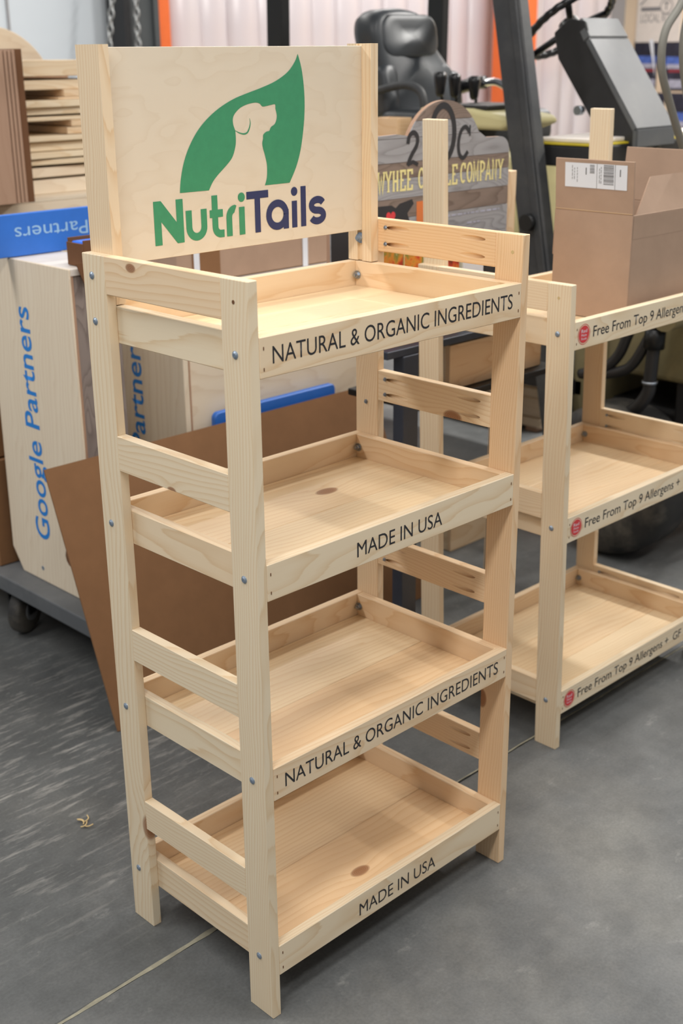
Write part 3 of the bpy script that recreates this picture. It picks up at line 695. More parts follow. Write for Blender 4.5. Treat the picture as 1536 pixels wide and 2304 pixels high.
# cartons behind the left kiosk, on the dolly
b3 = thing('brown_carton', 'brown carton with white strap on the dolly behind left kiosk', 'box', (.62, 2.0, DZ))
bx('carton_body', (.52, 1.81, DZ + .001), (.86, 2.22, .53), 'cardboard', b3, bev=.003)
for y0 in (1.85, 2.12): bx('strap', (.518, y0, DZ + .002), (.862, y0 + .035, .532), 'white_strap', b3, bev=0)
b4 = thing('brown_carton', 'brown carton stacked on the strapped one behind left kiosk', 'box', (.62, 2.0, .533))
bx('carton_body', (.53, 1.82, .534), (.86, 2.2, .70), 'cardboard', b4, bev=.003); bx('tape_seam', (.528, 1.98, .536), (.862, 2.03, .702), 'cardboard_box', b4, bev=0)

# ================================================================== timber stack, upper left
bn = thing('plywood_bin', 'low plywood bin under the timber offcuts at the upper left', 'bin', (1.4, 2.9, 0))
bx('bin_wall', (.75, 2.50, .0), (1.95, 2.52, 1.165), 'plywood', bn, bev=.002); bx('bin_wall', (.75, 3.28, .0), (1.95, 3.30, 1.165), 'plywood', bn, bev=.002)
bx('bin_wall', (.75, 2.52, .0), (.77, 3.28, 1.165), 'plywood', bn, bev=.002); bx('bin_wall', (1.93, 2.52, .0), (1.95, 3.28, 1.165), 'plywood', bn, bev=.002)
bx('bin_top', (.75, 2.50, 1.166), (1.95, 3.30, 1.18), 'plywood', bn, bev=.001)
def zrow(py): return 1.622 - (py - 140) * .00148
rows = [(136, 172, 1.14, 1.62, 0), (180, 202, 1.12, 1.60, 2), (225, 241, 1.12, 1.60, 3), (241, 258, 1.13, 1.60, -2), (262, 272, 1.12, 1.60, 2), (305, 318, 1.12, 1.60, 1), (320, 341, 1.12, 1.60, -2), (342, 357, 1.13, 1.60, 6), (360, 372, 1.16, 1.60, -5), (378, 401, 1.15, 1.60, 4), (406, 442, 1.13, 1.60, 0)]
cols = ['pine', 'pine', 'pine', 'pine', 'pine', 'pine', 'pine', 'pine', 'pine', 'plywood', 'plywood']
lbs = ['thick top', 'second', 'third', 'fourth', 'fifth', 'sixth', 'seventh', 'eighth', 'ninth', 'tenth', 'bottom']
for i, (a, b, x0, x1, rz) in enumerate(rows):
    z1, z0 = zrow(a) - .0004, max(zrow(b) + .0004, 1.1805); y0 = 2.60 + .012 * math.sin(i * 2.3)
    bm = bmesh.new(); bm_box(bm, x1 - x0, .50, z1 - z0, .002)
    o = link('timber_board', mesh_from(bm, 'timber_board'), cols[i]); o.location = ((x0 + x1) / 2, y0 + .25, (z0 + z1) / 2); o.rotation_euler = (0, 0, math.radians(rz * .6)); give_grain(o, seed=300 + i)
    tag(o, '%s pine offcut board from the top in the timber stack at upper left' % lbs[i] if i not in (0, 10) else '%s board of the timber stack at upper left' % lbs[i], 'board', 'timber offcuts')
for i, (a, b, x0, x1, c_) in enumerate([(202, 219, 1.385, 1.62, 'upper'), (219, 225, 1.36, 1.62, 'second'), (272, 287, 1.405, 1.63, 'third'), (288, 304, 1.385, 1.63, 'lowest')]):
    o = bx('spacer_block', (x0, 2.60, zrow(b) + .0005), (x1, 3.0, zrow(a) - .0005), 'pine', None, 'x', seed=330 + i, tint=.6); tag(o, '%s short pine spacer block in the timber stack at upper left' % c_, 'block', 'timber offcuts')
gap_backing = bx('timber_board', (1.10, 3.13, 1.181), (1.75, 3.15, 1.60), 'veneer_brown', None, 'y'); tag(gap_backing, 'wide brown backing panel added behind the timber stack at upper left to darken its gaps', 'board')  # added backing, closes the stack so the gaps between boards go dark
vp = thing('veneer_panel_stack', 'stack of brown veneer panels on edge at the left border', 'panels', (1.05, 2.45, 1.18))
for i in range(4): bx('panel', (1.073 - i * .0145 - (.11 if i == 3 else 0), 2.40, 1.181), (1.084 - i * .0145, 2.72, 1.662 - .002 * (i % 2)), 'veneer_brown', vp, 'z', bev=.0015, seed=350 + i, tint=0)
prism('dark_panel', [(1.085, 1.181), (1.110, 1.181), (1.110, 1.664), (1.085, 1.664)], (0, 2.402, 0), FU, FV, .3, 'cardboard_dark', vp, .001, 1)
ds = prism('round_disc', arc(1.45, 1.467, .286, .286, 0, 352, 48), (0, 3.20, 0), FU, FV, .03, 'plywood', None, .002, 1); tag(ds, 'large round pale wooden disc rising behind the timber stack', 'disc')
dsx = ds

# ================================================================== steel cart, sign, cartons (between the racks)
cz = .950
ca = thing('steel_cart', 'narrow dark blue steel cart behind the rear rack', 'cart', (1.42, .81, 0))
for x, y in ((1.075, .70), (1.74, .70), (1.165, .915), (1.74, .915)): bx('post', (x, y - .018, 0), (x + (.058 if x < 1.2 and y < .8 else .035), y + .018, cz - .02), 'steel_blue', ca, 'z', bev=.002)
bx('top_shelf', (1.02, .685, cz - .02), (1.80, .945, cz), 'steel_blue', ca, bev=.002); bx('shelf', (1.134, .69, .775), (1.74, .94, .793), 'steel_black', ca, bev=.002)
def crate(name, label, lo, hi, t=.015):
    e = thing(name, label, 'crate', ((lo[0] + hi[0]) / 2, (lo[1] + hi[1]) / 2, lo[2]))
    bx('front_board', (lo[0], lo[1], lo[2]), (hi[0], lo[1] + t, hi[2]), 'pine', e, 'x', tint=.7); bx('back_board', (lo[0], hi[1] - t, lo[2]), (hi[0], hi[1], hi[2]), 'pine', e, 'x')
    bx('end_board', (lo[0], lo[1] + t, lo[2]), (lo[0] + t, hi[1] - t, hi[2]), 'pine', e, 'y'); bx('end_board', (hi[0] - t, lo[1] + t, lo[2]), (hi[0], hi[1] - t, hi[2]), 'pine', e, 'y')
    bx('base_board', (lo[0] + t, lo[1] + t, lo[2]), (hi[0] - t, hi[1] - t, lo[2] + .01), 'pine', e, 'x'); return e
crate('pine_crate', 'pine crate with wavy grain on the steel cart behind rear rack', (1.30, .722, .794), (1.70, .90, .915))
crate('pine_crate', 'low pine crate on the floor between rear rack and forklift', (1.925, 1.234, .001), (2.33, 1.60, .115))
def carton(label, lo, hi, mat, cat='carton', face=None):
    e = thing('printed_carton', label, cat, ((lo[0] + hi[0]) / 2, (lo[1] + hi[1]) / 2, lo[2]), 'cartons on the steel cart')
    b = bx('carton_body', lo, hi, mat, e, bev=.0015)
    bx('carton_lid', (lo[0] - .001, lo[1] + .002, hi[2]), (hi[0] + .001, hi[1] + .001, hi[2] + .004), 'white_paper' if mat != 'sign_black' else mat, e, bev=.001)
    if face: bx('printed_face', (lo[0] + .002, lo[1] - .0006, lo[2] + .002), (hi[0] - .002, lo[1], hi[2] - .002), face, e, bev=0)
    return e
carton('food-picture carton on the steel cart, next to the logo sign post', (1.022, .735, cz + .001), (1.128, .80, 1.20), 'orange_print', face='food_print')
carton('second food-picture carton on the steel cart, below the cattle sign', (1.133, .735, cz + .001), (1.345, .80, 1.175), 'cream_ink', face='food_print')
carton('plain white carton on the steel cart below the cattle sign', (1.36, .735, cz + .001), (1.445, .80, 1.15), 'white_paper')
carton('black carton on the steel cart beside the white one', (1.45, .735, cz + .001), (1.57, .80, 1.14), 'sign_black')
# cattle company sign: cut-out board faced with printed grey barn planks
SY = .88
sg = thing('cattle_sign', 'grey barn-wood sign with domed top and cream cattle company lettering', 'sign', (1.43, SY, cz))
cxs = 1.445
out = [(1.02, cz + .001), (1.722, cz + .001), (1.722, 1.380)] + arc(1.682, 1.380, .040, .040, 0, 90, 6) + [(1.618, 1.421)] + arc(cxs, 1.365, .158, .158, 28, 152, 22) + [(1.262, 1.445), (1.02, 1.44)]
core = prism('sign_board', out, (0, SY + .004, 0), FU, FV, .012, 'veneer_brown', sg, 0)
# planks: horizontal strips clipped to the outline, each proud of the board
def clip(poly, z0, z1):
    def cut(pl, zc, keep_above):
        r = []
        for i, a in enumerate(pl):
            b = pl[(i + 1) % len(pl)]; ia = (a[1] >= zc) == keep_above; ib = (b[1] >= zc) == keep_above
            if ia: r.append(a)
            if ia != ib:
                t = (zc - a[1]) / (b[1] - a[1]); r.append((a[0] + (b[0] - a[0]) * t, zc))
        return r
    pl = cut(poly, z0, True); return cut(pl, z1, False) if pl else []
bands = [(.952, 1.035, 'barn_board'), (1.035, 1.115, 'barn_brown'), (1.115, 1.165, 'barn_board'), (1.165, 1.235, 'barn_board'), (1.235, 1.285, 'barn_brown'), (1.285, 1.335, 'barn_board'), (1.335, 1.385, 'barn_brown'), (1.385, 1.435, 'barn_board'), (1.435, 1.475, 'barn_board'), (1.475, 1.55, 'barn_brown')]
bands[6] = (1.335, 1.375, 'barn_brown'); bands[7] = (1.375, 1.435, 'barn_board')
for i, (z0, z1, m_) in enumerate(bands):
    pl = clip(out, z0 + .0006, z1 - .0006)
    if len(pl) > 2:
        q = prism('plank', pl, (0, SY, 0), FU, FV, .0038, m_, sg); give_grain(q, seed=400 + i, tint=.0)
SF = (0, SY, 0)
# slab-serif letters drawn with strokes in a unit box
def serif_letter(ch, x, wdt, z, hgt, sw, bm):
    S_ = lambda pts: bm_stroke(bm, [(x + px * wdt, z + pz * hgt) for px, pz in pts], sw, SF, FU, FV, .0006)
    s_ = sw * .55
    def serif(px, pz, half=.20):
        zz = z + pz * hgt + (s_ / 2 if pz < .5 else -s_ / 2); bm_stroke(bm, [(x + (px - half) * wdt, zz), (x + (px + half) * wdt, zz)], s_, SF, FU, FV, .0007)
    if ch == 'W': S_([(.02, 1), (.27, 0), (.5, .75), (.73, 0), (.98, 1)]); serif(.05, 1); serif(.95, 1)
    if ch == 'Y': S_([(.1, 1), (.5, .48), (.9, 1)]); S_([(.5, .48), (.5, 0)]); serif(.1, 1); serif(.9, 1); serif(.5, 0)
    if ch == 'H':
        S_([(.2, 0), (.2, 1)]); S_([(.8, 0), (.8, 1)]); S_([(.2, .5), (.8, .5)])
        for a_ in (.2, .8): serif(a_, 0, .18); serif(a_, 1, .18)
    if ch in 'EL':
        S_([(.25, 0), (.25, 1)]); S_([(.05, .04), (.92, .04), (.92, .25)])
        if ch == 'E': S_([(.05, .96), (.9, .96), (.9, .76)]); S_([(.25, .52), (.66, .52)])
        else: serif(.25, 1)
    if ch in 'CO':
        S_(arc(.5, .5, .40, .46, 50 if ch == 'C' else 0, 310 if ch == 'C' else 360, 18))
        if ch == 'C': S_([(.80, .98), (.80, .70)])
    if ch == 'M':
        S_([(.12, 0), (.14, 1), (.5, .25), (.86, 1), (.88, 0)])
        for a_, b_ in ((.12, 0), (.88, 0), (.12, 1), (.88, 1)): serif(a_, b_, .13)
    if ch == 'P': S_([(.25, 0), (.25, 1)]); S_([(.05, .96), (.55, .96), (.85, .85), (.85, .62), (.55, .48), (.25, .48)]); serif(.25, 0)
    if ch == 'A': S_([(.1, 0), (.5, 1), (.9, 0)]); S_([(.24, .32), (.76, .32)]); serif(.1, 0, .16); serif(.9, 0, .16)
    if ch == 'N':
        S_([(.18, 0), (.18, 1), (.82, 0), (.82, 1)]); serif(.18, 0, .16); serif(.16, 1, .16); serif(.82, 1, .16)
    if ch == 'T': S_([(.5, 0), (.5, 1)]); S_([(.06, .78), (.06, .96), (.94, .96), (.94, .78)]); serif(.5, 0)
def serif_word(s, x0, x1, z, hgt, sw, bm):
    n = len(s); cw = (x1 - x0) / n
    for i, c_ in enumerate(s): serif_letter(c_, x0 + i * cw + cw * .06, cw * .88, z, hgt, sw, bm)
bm = bmesh.new()
serif_word('OWYHEE', 1.160, 1.321, 1.304, .052, .0062, bm); serif_word('CATTLE', 1.340, 1.500, 1.305, .052, .0062, bm); serif_word('COMPANY', 1.510, 1.698, 1.306, .053, .0062, bm)
mobj('sign_lettering', bm, 'cream_ink', sg)
bm = bmesh.new()
S2 = lambda pts, wd: bm_stroke(bm, pts, wd, SF, FU, FV, .0007)
S2(smooth_seg([(1.300, 1.420), (1.306, 1.440), (1.322, 1.447), (1.336, 1.436), (1.334, 1.415), (1.312, 1.388), (1.300, 1.366)]), .0125); S2([(1.300, 1.3685), (1.320, 1.374), (1.340, 1.366)], .010)
bm_stroke(bm, arc(1.437, 1.440, .046, .070, 0, 360, 40), .017, SF, FU, FV, .0007)
S2(smooth_seg([(1.546, 1.438), (1.530, 1.452), (1.512, 1.444), (1.501, 1.415), (1.505, 1.384), (1.522, 1.372), (1.541, 1.388)]), .0115); S2([(1.5475, 1.456), (1.5475, 1.428)], .006)
mobj('monogram', bm, 'sign_black', sg)
flat_obj('cow_shape', [[(1.02, 1.14), (1.30, 1.14), (1.318, 1.205), (1.300, 1.245), (1.325, 1.268), (1.318, 1.280), (1.270, 1.272), (1.255, 1.262), (1.24, 1.270), (1.02, 1.275)]], SF, FU, FV, 'sign_black', sg)
hx, hz = 1.236, 1.240
heart = [(hx + .0175 * math.sin(t) ** 3, hz + .0012 * (13 * math.cos(t) - 5 * math.cos(2 * t) - 2 * math.cos(3 * t) - math.cos(4 * t)) ) for t in [2 * math.pi * i / 28 for i in range(28)]]
flat_obj('heart_mark', [heart], SF, FU, FV, 'red_ink', sg, .0010)
flat_obj('orange_patch', [[(1.336, 1.215), (1.385, 1.215), (1.385, 1.272), (1.336, 1.272)]], SF, FU, FV, 'orange_print', sg)
bm = bmesh.new(); rl = random.Random(12)
for zz, xa, xb in ((1.2235, 1.455, 1.685), (1.197, 1.545, 1.60)):
    xx = xa
    while xx < xb:
        l_ = rl.uniform(.008, .026); bm_stroke(bm, [(xx, zz), (min(xx + l_, xb), zz)], .0045, SF, FU, FV, .0006); xx += l_ + .006
mobj('faded_print_lines', bm, 'photo_pale', sg)
# battens standing behind the cart
bt = beam('pine_batten', (1.843, .985, 0), (1.822, .962, 1.315), (0, 1, 0), .045, .032, 'pine', None, seed=421, tint=.7); tag(bt, 'single pine batten standing at the right edge of the cattle sign', 'batten')

# ================================================================== forklift (faces -Y)
fk = thing('forklift', 'old khaki forklift with black seat, guard posts and steering column', 'forklift', (2.8, 1.7, 0))
FX0, FX1 = 2.36, 3.22
def body(nm, lo, hi, mat, bev=.02, seg=3, par=fk):
    return bx(nm, lo, hi, mat, par, bev=bev, seg=seg, smooth=False)
body('rear_frame', (2.48, 1.2, .49), (3.2, 2.7, .53), 'cowl_black')
body('chassis', (2.48, .62, .16), (3.2, 1.25, .50), 'cowl_black')
body('engine_hood', (2.42, 1.62, .52), (3.22, 2.75, 1.30), 'khaki', .05, 4)
body('counterweight', (2.38, 2.62, .28), (3.28, 3.25, 1.15), 'khaki_dull', .06, 4)
body('floor_plate', (2.40, 1.05, .50), (3.18, 1.64, .56), 'cowl_black', .006)
body('front_cowl', (2.40, .98, .40), (3.18, 1.10, 1.285), 'khaki_dull', .02)
body('dash_shelf', (2.42, 1.08, 1.352), (3.16, 1.30, 1.366), 'white_top', .004); body('dash_panel', (2.40, 1.06, 1.275), (3.17, 1.28, 1.345), 'cowl_black', .008)
body('yellow_edge', (2.398, 1.062, 1.345), (3.172, 1.29, 1.351), 'yellow_paint', .001)
fe = prism('side_cowling', [(-1.80, 1.385), (-1.42, 1.385), (-1.36, 1.405), (-1.38, 1.430), (-1.56, 1.455), (-1.80, 1.455)], (2.36, 0, 0), SU, SV, .26, 'khaki', fk, .015, 3)
body('lever_box', (2.38, 1.50, 1.45), (2.64, 1.72, 1.465), 'cowl_black', .004)
# guard posts
beam('guard_post', (2.35, 1.09, .30), (2.35, 1.395, 1.83), (0, 1, 0), .112, .055, 'guard_black', fk, .006)
beam('guard_post', (2.35, 1.395, 1.83), (2.35, 1.46, 2.15), (0, 1, 0), .112, .055, 'guard_black', fk, .006)
pr = beam('post_rib', (2.318, 1.062, .30), (2.318, 1.36, 1.83), (0, 1, 0), .030, .010, 'guard_black', fk, .003)
cyl('post_knob', (2.325, 1.245, 1.095), (2.290, 1.245, 1.095), .028, 'steel_black', fk)
beam('guard_post', (3.30, .86, .30), (3.30, 1.20, 2.15), (0, 1, 0), .112, .055, 'guard_black', fk, .006)
for x in (2.35, 3.30): beam('guard_post', (x, 2.55, 1.10), (x, 2.53, 2.15), (0, 1, 0), .09, .05, 'steel_black', fk, .006)
for x in (2.35, 3.30): beam('roof_rail', (x, 1.46 if x < 3 else 1.20, 2.165), (x, 2.55, 2.165), (0, 0, 1), .05, .05, 'guard_black', fk, .006)
for i in range(6): beam('roof_bar', (2.375, 1.5 + i * .2, 2.165), (3.275, 1.5 + i * .2, 2.165), (0, 0, 1), .03, .04, 'guard_black', fk, .004)
# seat
st_ = bmesh.new()
def superpad(name, cx, cy, cz, outline, depth, mat, lean=.12, crown=.03, inner=None):
    """upholstered slab: outline (x,z) facing -Y, crowned front, rounded edges"""
    bm = bmesh.new(); n = len(outline); mx = sum(p[0] for p in outline) / n; mz = sum(p[1] for p in outline) / n
    rings = []
    lay = [(1.0, depth, .93), (1.0, depth * .75, 1.0), (1.0, depth * .30, 1.0), (1, depth * .08, .965), (1, 0, .90), (1, -crown * .45, .72), (1, -crown * .85, .42), (1, -crown, .12)]
    for _, d_, s in lay:
        rings.append([bm.verts.new((mx + (px - mx) * s, cy + d_ + lean * (pz - mz), mz + (pz - mz) * s)) for px, pz in outline])
    for A, B in zip(rings, rings[1:]):
        for j in range(n): bm.faces.new((A[j], A[(j + 1) % n], B[(j + 1) % n], B[j]))
    bm.faces.new(rings[0]); bm.faces.new(rings[-1][::-1]); bmesh.ops.recalc_face_normals(bm, faces=bm.faces)
    return mobj(name, bm, mat, fk, True)
sbo = [(v.x, v.y) for v in smooth_path([(p[0], p[1], 0) for p in [(2.575, 1.797), (2.68, 1.802), (2.765, 1.785), (2.815, 1.74), (2.85, 1.66), (2.905, 1.60), (2.955, 1.54), (2.965, 1.46), (2.93, 1.39), (2.72, 1.37), (2.53, 1.39), (2.505, 1.46), (2.515, 1.55), (2.505, 1.64), (2.495, 1.72), (2.515, 1.775), (2.575, 1.797)]], 4)][:-1]
superpad('seat_backrest', 0, 2.13, 0, sbo, .13, 'seat_vinyl', .13, .012)
superpad('headrest_pad', 0, 2.136, 0, rr(2.525, 1.620, 2.850, 1.780, .06, 6), .05, 'seat_vinyl', .13, .008)
superpad('lumbar_pad', 0, 2.112, 0, rr(2.565, 1.40, 2.935, 1.600, .06, 6), .06, 'seat_vinyl', .10, .010)
for x0, x1, z1 in ((2.50, 2.585, 1.60), (2.885, 2.965, 1.57)): superpad('side_bolster', 0, 2.104, 0, rr(x0, 1.40, x1, z1, .035, 5), .08, 'seat_vinyl', .10, .014)
def cushion(nm, lo, hi, b):
    o = bx(nm, lo, hi, 'seat_vinyl', fk, bev=b, seg=5)
    for p in o.data.polygons: p.use_smooth = True
    return o
cushion('seat_cushion', (2.49, 1.62, 1.31), (2.95, 2.13, 1.435), .05); body('seat_base', (2.52, 1.68, 1.28), (2.92, 2.2, 1.325), 'cowl_black', .01)
tube('armrest', [(2.98, 2.12, 1.50), (2.98, 1.98, 1.525), (2.98, 1.92, 1.52), (2.98, 1.885, 1.49), (2.98, 1.88, 1.38)], .015, 'chrome', fk, 12)
tube('armrest', [(2.46, 2.12, 1.50), (2.46, 1.98, 1.525), (2.46, 1.90, 1.515), (2.46, 1.865, 1.47), (2.46, 1.86, 1.33)], .015, 'guard_black', fk, 12)
tube('armrest_pad', [(2.98, 2.14, 1.50), (2.98, 2.06, 1.518), (2.98, 2.0, 1.525)], .026, 'black_plastic', fk, 12)
for x, z, y in ((2.42, 1.535, 1.75), (2.50, 1.528, 1.75), (2.612, 1.517, 1.75)):
    kb = tube('lever', [(x + .01, y, 1.44), (x + .012, y, 1.48), (x, y, z - .03)], .006, 'steel_black', fk, 8, 4)
    bm = bmesh.new(); bm_tube(bm, [Vector((x, y, z + q)) for q in (-.045, -.035, .02, .034, .040)], [.010, .016, .024, .022, .014], 8); mobj('lever_knob', bm, 'black_plastic', kb, True)
# steering wheel and column
hub = Vector((2.75, 1.425, 1.715)); ax = Vector((0, .62, .78)).normalized(); uu = Vector((1, 0, 0)); vv_ = ax.cross(uu)
R_ = .172; ring = [hub + ax * .02 + (uu * math.cos(a) + vv_ * math.sin(a)) * (R_ + .0025 * math.sin(a * 30)) for a in [2 * math.pi * i / 120 for i in range(120)]]
sw_ = tube('steering_wheel', ring, .0135, 'black_plastic', fk, 10, closed=True)
for a in (100, 220, 340):
    a = math.radians(a); cyl('spoke', hub, hub + ax * .02 + (uu * math.cos(a) + vv_ * math.sin(a)) * R_, .012, 'black_plastic', sw_, 10)
cyl('hub', hub - ax * .05, hub + ax * .03, .045, 'black_plastic', sw_, 20, .035)
beam('steering_shaft', hub - ax * .04, (2.75, 1.12, 1.32), (1, 0, 0), .07, .07, 'cowl_black', fk, .01)
cw = prism('column_cowl', [(-1.395, 1.700), (-1.335, 1.745), (-1.265, 1.735), (-1.245, 1.675), (-1.040, 1.392), (-1.035, 1.330), (-1.09, 1.318), (-1.215, 1.410), (-1.372, 1.615)], (2.605, 0, 0), SU, SV, .012, 'cowl_black', fk, .004, 1)
prism('column_core', [(-1.36, 1.68), (-1.270, 1.715), (-1.255, 1.665), (-1.055, 1.388), (-1.06, 1.345), (-1.21, 1.425), (-1.345, 1.60)], (2.617, 0, 0), SU, SV, .205, 'cowl_black', fk)
def quad_slab(nm, a, b, c, d, t, mat, par): # a,b lower-left/right -> c,d upper
    bm = bmesh.new(); P_ = [Vector(q) for q in (a, b, c, d)]; n = (P_[1] - P_[0]).cross(P_[3] - P_[0]).normalized()
    A = [bm.verts.new(q) for q in P_]; B = [bm.verts.new(q - n * t) for q in P_]
    bm.faces.new(A); bm.faces.new(B[::-1])
    for i in range(4): bm.faces.new((A[(i + 1) % 4], A[i], B[i], B[(i + 1) % 4]))
    bmesh.ops.recalc_face_normals(bm, faces=bm.faces); bmesh.ops.bevel(bm, geom=list(bm.edges), offset=.004, segments=2, affect='EDGES'); return mobj(nm, bm, mat, par)
quad_slab('cowl_cover', (2.60, 1.030, 1.392), (2.84, 1.030, 1.392), (2.84, 1.243, 1.682), (2.60, 1.243, 1.682), .02, 'cowl_grey', fk)
quad_slab('cowl_cap', (2.60, 1.241, 1.684), (2.84, 1.241, 1.684), (2.83, 1.285, 1.748), (2.61, 1.285, 1.748), .03, 'cowl_grey', fk)
quad_slab('cowl_lip', (2.60, 1.026, 1.330), (2.84, 1.026, 1.330), (2.84, 1.028, 1.392), (2.60, 1.028, 1.392), .02, 'cowl_grey', fk)
for x in (2.66, 2.74, 2.79): tube('control_cable', [(x, 1.07, 1.36), (x, 1.06, 1.30), (x + .01, 1.075, 1.20)], .011, 'hose_grey', fk, 8, 4)
cyl('knob', (2.606, 1.262, 1.447), (2.580, 1.262, 1.447), .016, 'steel_zinc', fk)
# front wheel
bm = bmesh.new(); wc = Vector((2.25, .86, .262)); pf = [(.10, .02), (.12, .0), (.225, -.005), (.250, .012), (.262, .05), (.262, .17), (.250, .205), (.225, .22), (.10, .22)]
rings = []
for j in range(48):
    a = 2 * math.pi * j / 48; rings.append([bm.verts.new(wc + Vector((w_, r_ * math.cos(a), r_ * math.sin(a)))) for r_, w_ in pf])
for j in range(48):
    A, B = rings[j], rings[(j + 1) % 48]
    for q in range(len(pf) - 1): bm.faces.new((A[q], A[q + 1], B[q + 1], B[q]))
bmesh.ops.recalc_face_normals(bm, faces=bm.faces)
wh = mobj('drive_wheel', bm, 'rubber', fk, True); cyl('wheel_hub', wc + Vector((.03, 0, 0)), wc + Vector((.20, 0, 0)), .12, 'khaki_dull', wh, 24)
bm = bmesh.new(); wc2 = Vector((2.42, 2.85, .23)); 
rings = []
for j in range(36):
    a = 2 * math.pi * j / 36; rings.append([bm.verts.new(wc2 + Vector((w_ * .7, r_ * .8 * math.cos(a), r_ * .8 * math.sin(a)))) for r_, w_ in pf])
for j in range(36):
    A, B = rings[j], rings[(j + 1) % 36]
    for q in range(len(pf) - 1): bm.faces.new((A[q], A[q + 1], B[q + 1], B[q]))
bmesh.ops.recalc_face_normals(bm, faces=bm.faces); mobj('steer_wheel', bm, 'rubber', fk, True)
# hydraulics in front of the body
tube('hydraulic_hose', [(2.34, .80, .86), (2.33, .836, .765), (2.33, .868, .69), (2.33, .925, .635), (2.34, 1.02, .60)], .018, 'hose_black', fk, 10, 6)
tube('hydraulic_hose', [(2.34, .72, .86), (2.33, .765, .75), (2.33, .812, .668), (2.33, .868, .634), (2.34, .99, .60)], .018, 'hose_black', fk, 10, 6)
tube('hydraulic_hose', [(2.33, .735, .78), (2.33, .741, .64), (2.33, .745, .585), (2.33, .785, .525), (2.36, .86, .48)], [.022] * 33, 'hose_black', fk, 12, 8)
cyl('hose_fitting', (2.33, .735, .80), (2.33, .737, .735), .034, 'steel_black', fk, 12); cyl('hose_clamp', (2.33, .742, .625), (2.33, .742, .617), .026, 'steel_zinc', fk, 14)
cyl('tilt_pivot', (2.30, .690, .845), (2.42, .690, .845), .045, 'khaki_dull', fk, 18); cyl('pivot_bolt', (2.296, .690, .845), (2.30, .690, .845), .016, 'steel_zinc', fk, 6)
body('body_side', (2.44, .66, .60), (3.12, 1.0, .90), 'khaki_dull', .02); body('side_plate', (2.46, .64, .30), (3.14, .72, .66), 'cowl_black', .01)
# mast and its hoses at the front
for x in (2.62, 3.12): body('mast_rail', (x, .42, .06), (x + .09, .54, 2.2), 'steel_black', .006)
for z_ in (.35, 1.9): body('mast_crossbar', (2.66, .44, z_), (3.16, .50, z_ + .09), 'steel_black', .006)
tube('mast_hose', [(2.16, .60, 1.90), (2.11, .60, 1.77), (2.034, .60, 1.690), (2.028, .60, 1.598), (2.083, .60, 1.503), (2.175, .60, 1.377), (2.36, .60, 1.15), (2.47, .62, .9)], .0115, 'hose_grey', fk, 12, 8)
tube('mast_hose', [(2.19, .585, 1.90), (2.128, .585, 1.755), (2.106, .585, 1.655), (2.135, .585, 1.55), (2.215, .585, 1.40), (2.40, .60, 1.12), (2.48, .62, .88)], .0115, 'hose_grey', fk, 12, 8)
# plywood offcut on forklift step, orange box on the cowling
ob = thing('small_wood_box', 'small orange-brown wooden box beside the logo sign post, on forklift cowling', 'box', (2.40, 1.95, 1.30))
bx('box_wall', (2.37, 1.915, 1.301), (2.382, 2.03, 1.412), 'pine', ob, 'y', tint=1.0); bx('box_wall', (2.44, 1.915, 1.301), (2.452, 2.03, 1.412), 'pine', ob, 'y', tint=1.0)
bx('box_end', (2.382, 1.915, 1.301), (2.44, 1.927, 1.412), 'pine', ob, 'x', tint=1.0); bx('box_end', (2.382, 2.018, 1.301), (2.44, 2.03, 1.412), 'pine', ob, 'x', tint=1.0)
# stack of plywood on the floor beyond
names = ['lowest', 'second lowest', 'third lowest', 'fourth lowest', 'fifth lowest', 'second highest', 'topmost']
# grey loose board between rack and forklift
for i in range(7):
    z0 = .02 + i * .046
    o = bx('plywood_board', (3.30 + .008 * math.sin(i * 2.1), 1.87, z0), (3.56 + .01 * math.sin(i * 3.3), 2.6, z0 + .0445), 'plywood', None, 'y', bev=.004, seed=500 + i, tint=.6)
    tag(o, '%s thick board of the plywood stack beyond the rear rack' % names[i], 'board', 'plywood stack beyond the rear rack')
bp_ = thing('pallet', 'low dark pallet under the plywood stack beyond the rear rack', 'pallet', (3.43, 2.2, 0))
for y0 in (1.90, 2.2, 2.5): bx('pallet_runner', (3.30, y0, 0), (3.56, y0 + .06, .0195), 'veneer_brown', bp_, 'x')

# ================================================================== strip curtain doorway, columns, chains at the back wall
sc_ = thing('strip_curtain', 'milky plastic strip curtain hanging in the orange doorway behind forklift', 'curtain', (5.6, 5.1, 0))
x = 3.74; i = 0; rs = random.Random(2)
while x < 8.3:
    wd = .27; bm = bmesh.new(); yb = 5.10 + (.018 if i % 2 else 0); seg = 7; cols_ = []
    for j in range(seg + 1):
        t = j / seg; cols_.append([bm.verts.new((x + wd * t, yb - .045 * math.sin(math.pi * t) - .01 * rs.random(), z_)) for z_ in (.02, .9, 1.8, 2.9)])
    for A, B in zip(cols_, cols_[1:]):
        for q in range(3): bm.faces.new((A[q], B[q], B[q + 1], A[q + 1]))
    ex = bmesh.ops.extrude_face_region(bm, geom=bm.faces[:]); bmesh.ops.translate(bm, vec=(0, .004, 0), verts=[v for v in ex['geom'] if isinstance(v, bmesh.types.BMVert)])
    bmesh.ops.recalc_face_normals(bm, faces=bm.faces)
    mobj('strip', bm, 'curtain_plastic', sc_, True); x += .235; i += 1
bx('curtain_rail', (3.73, 5.06, 2.9), (8.35, 5.14, 2.98), 'steel_zinc', sc_)
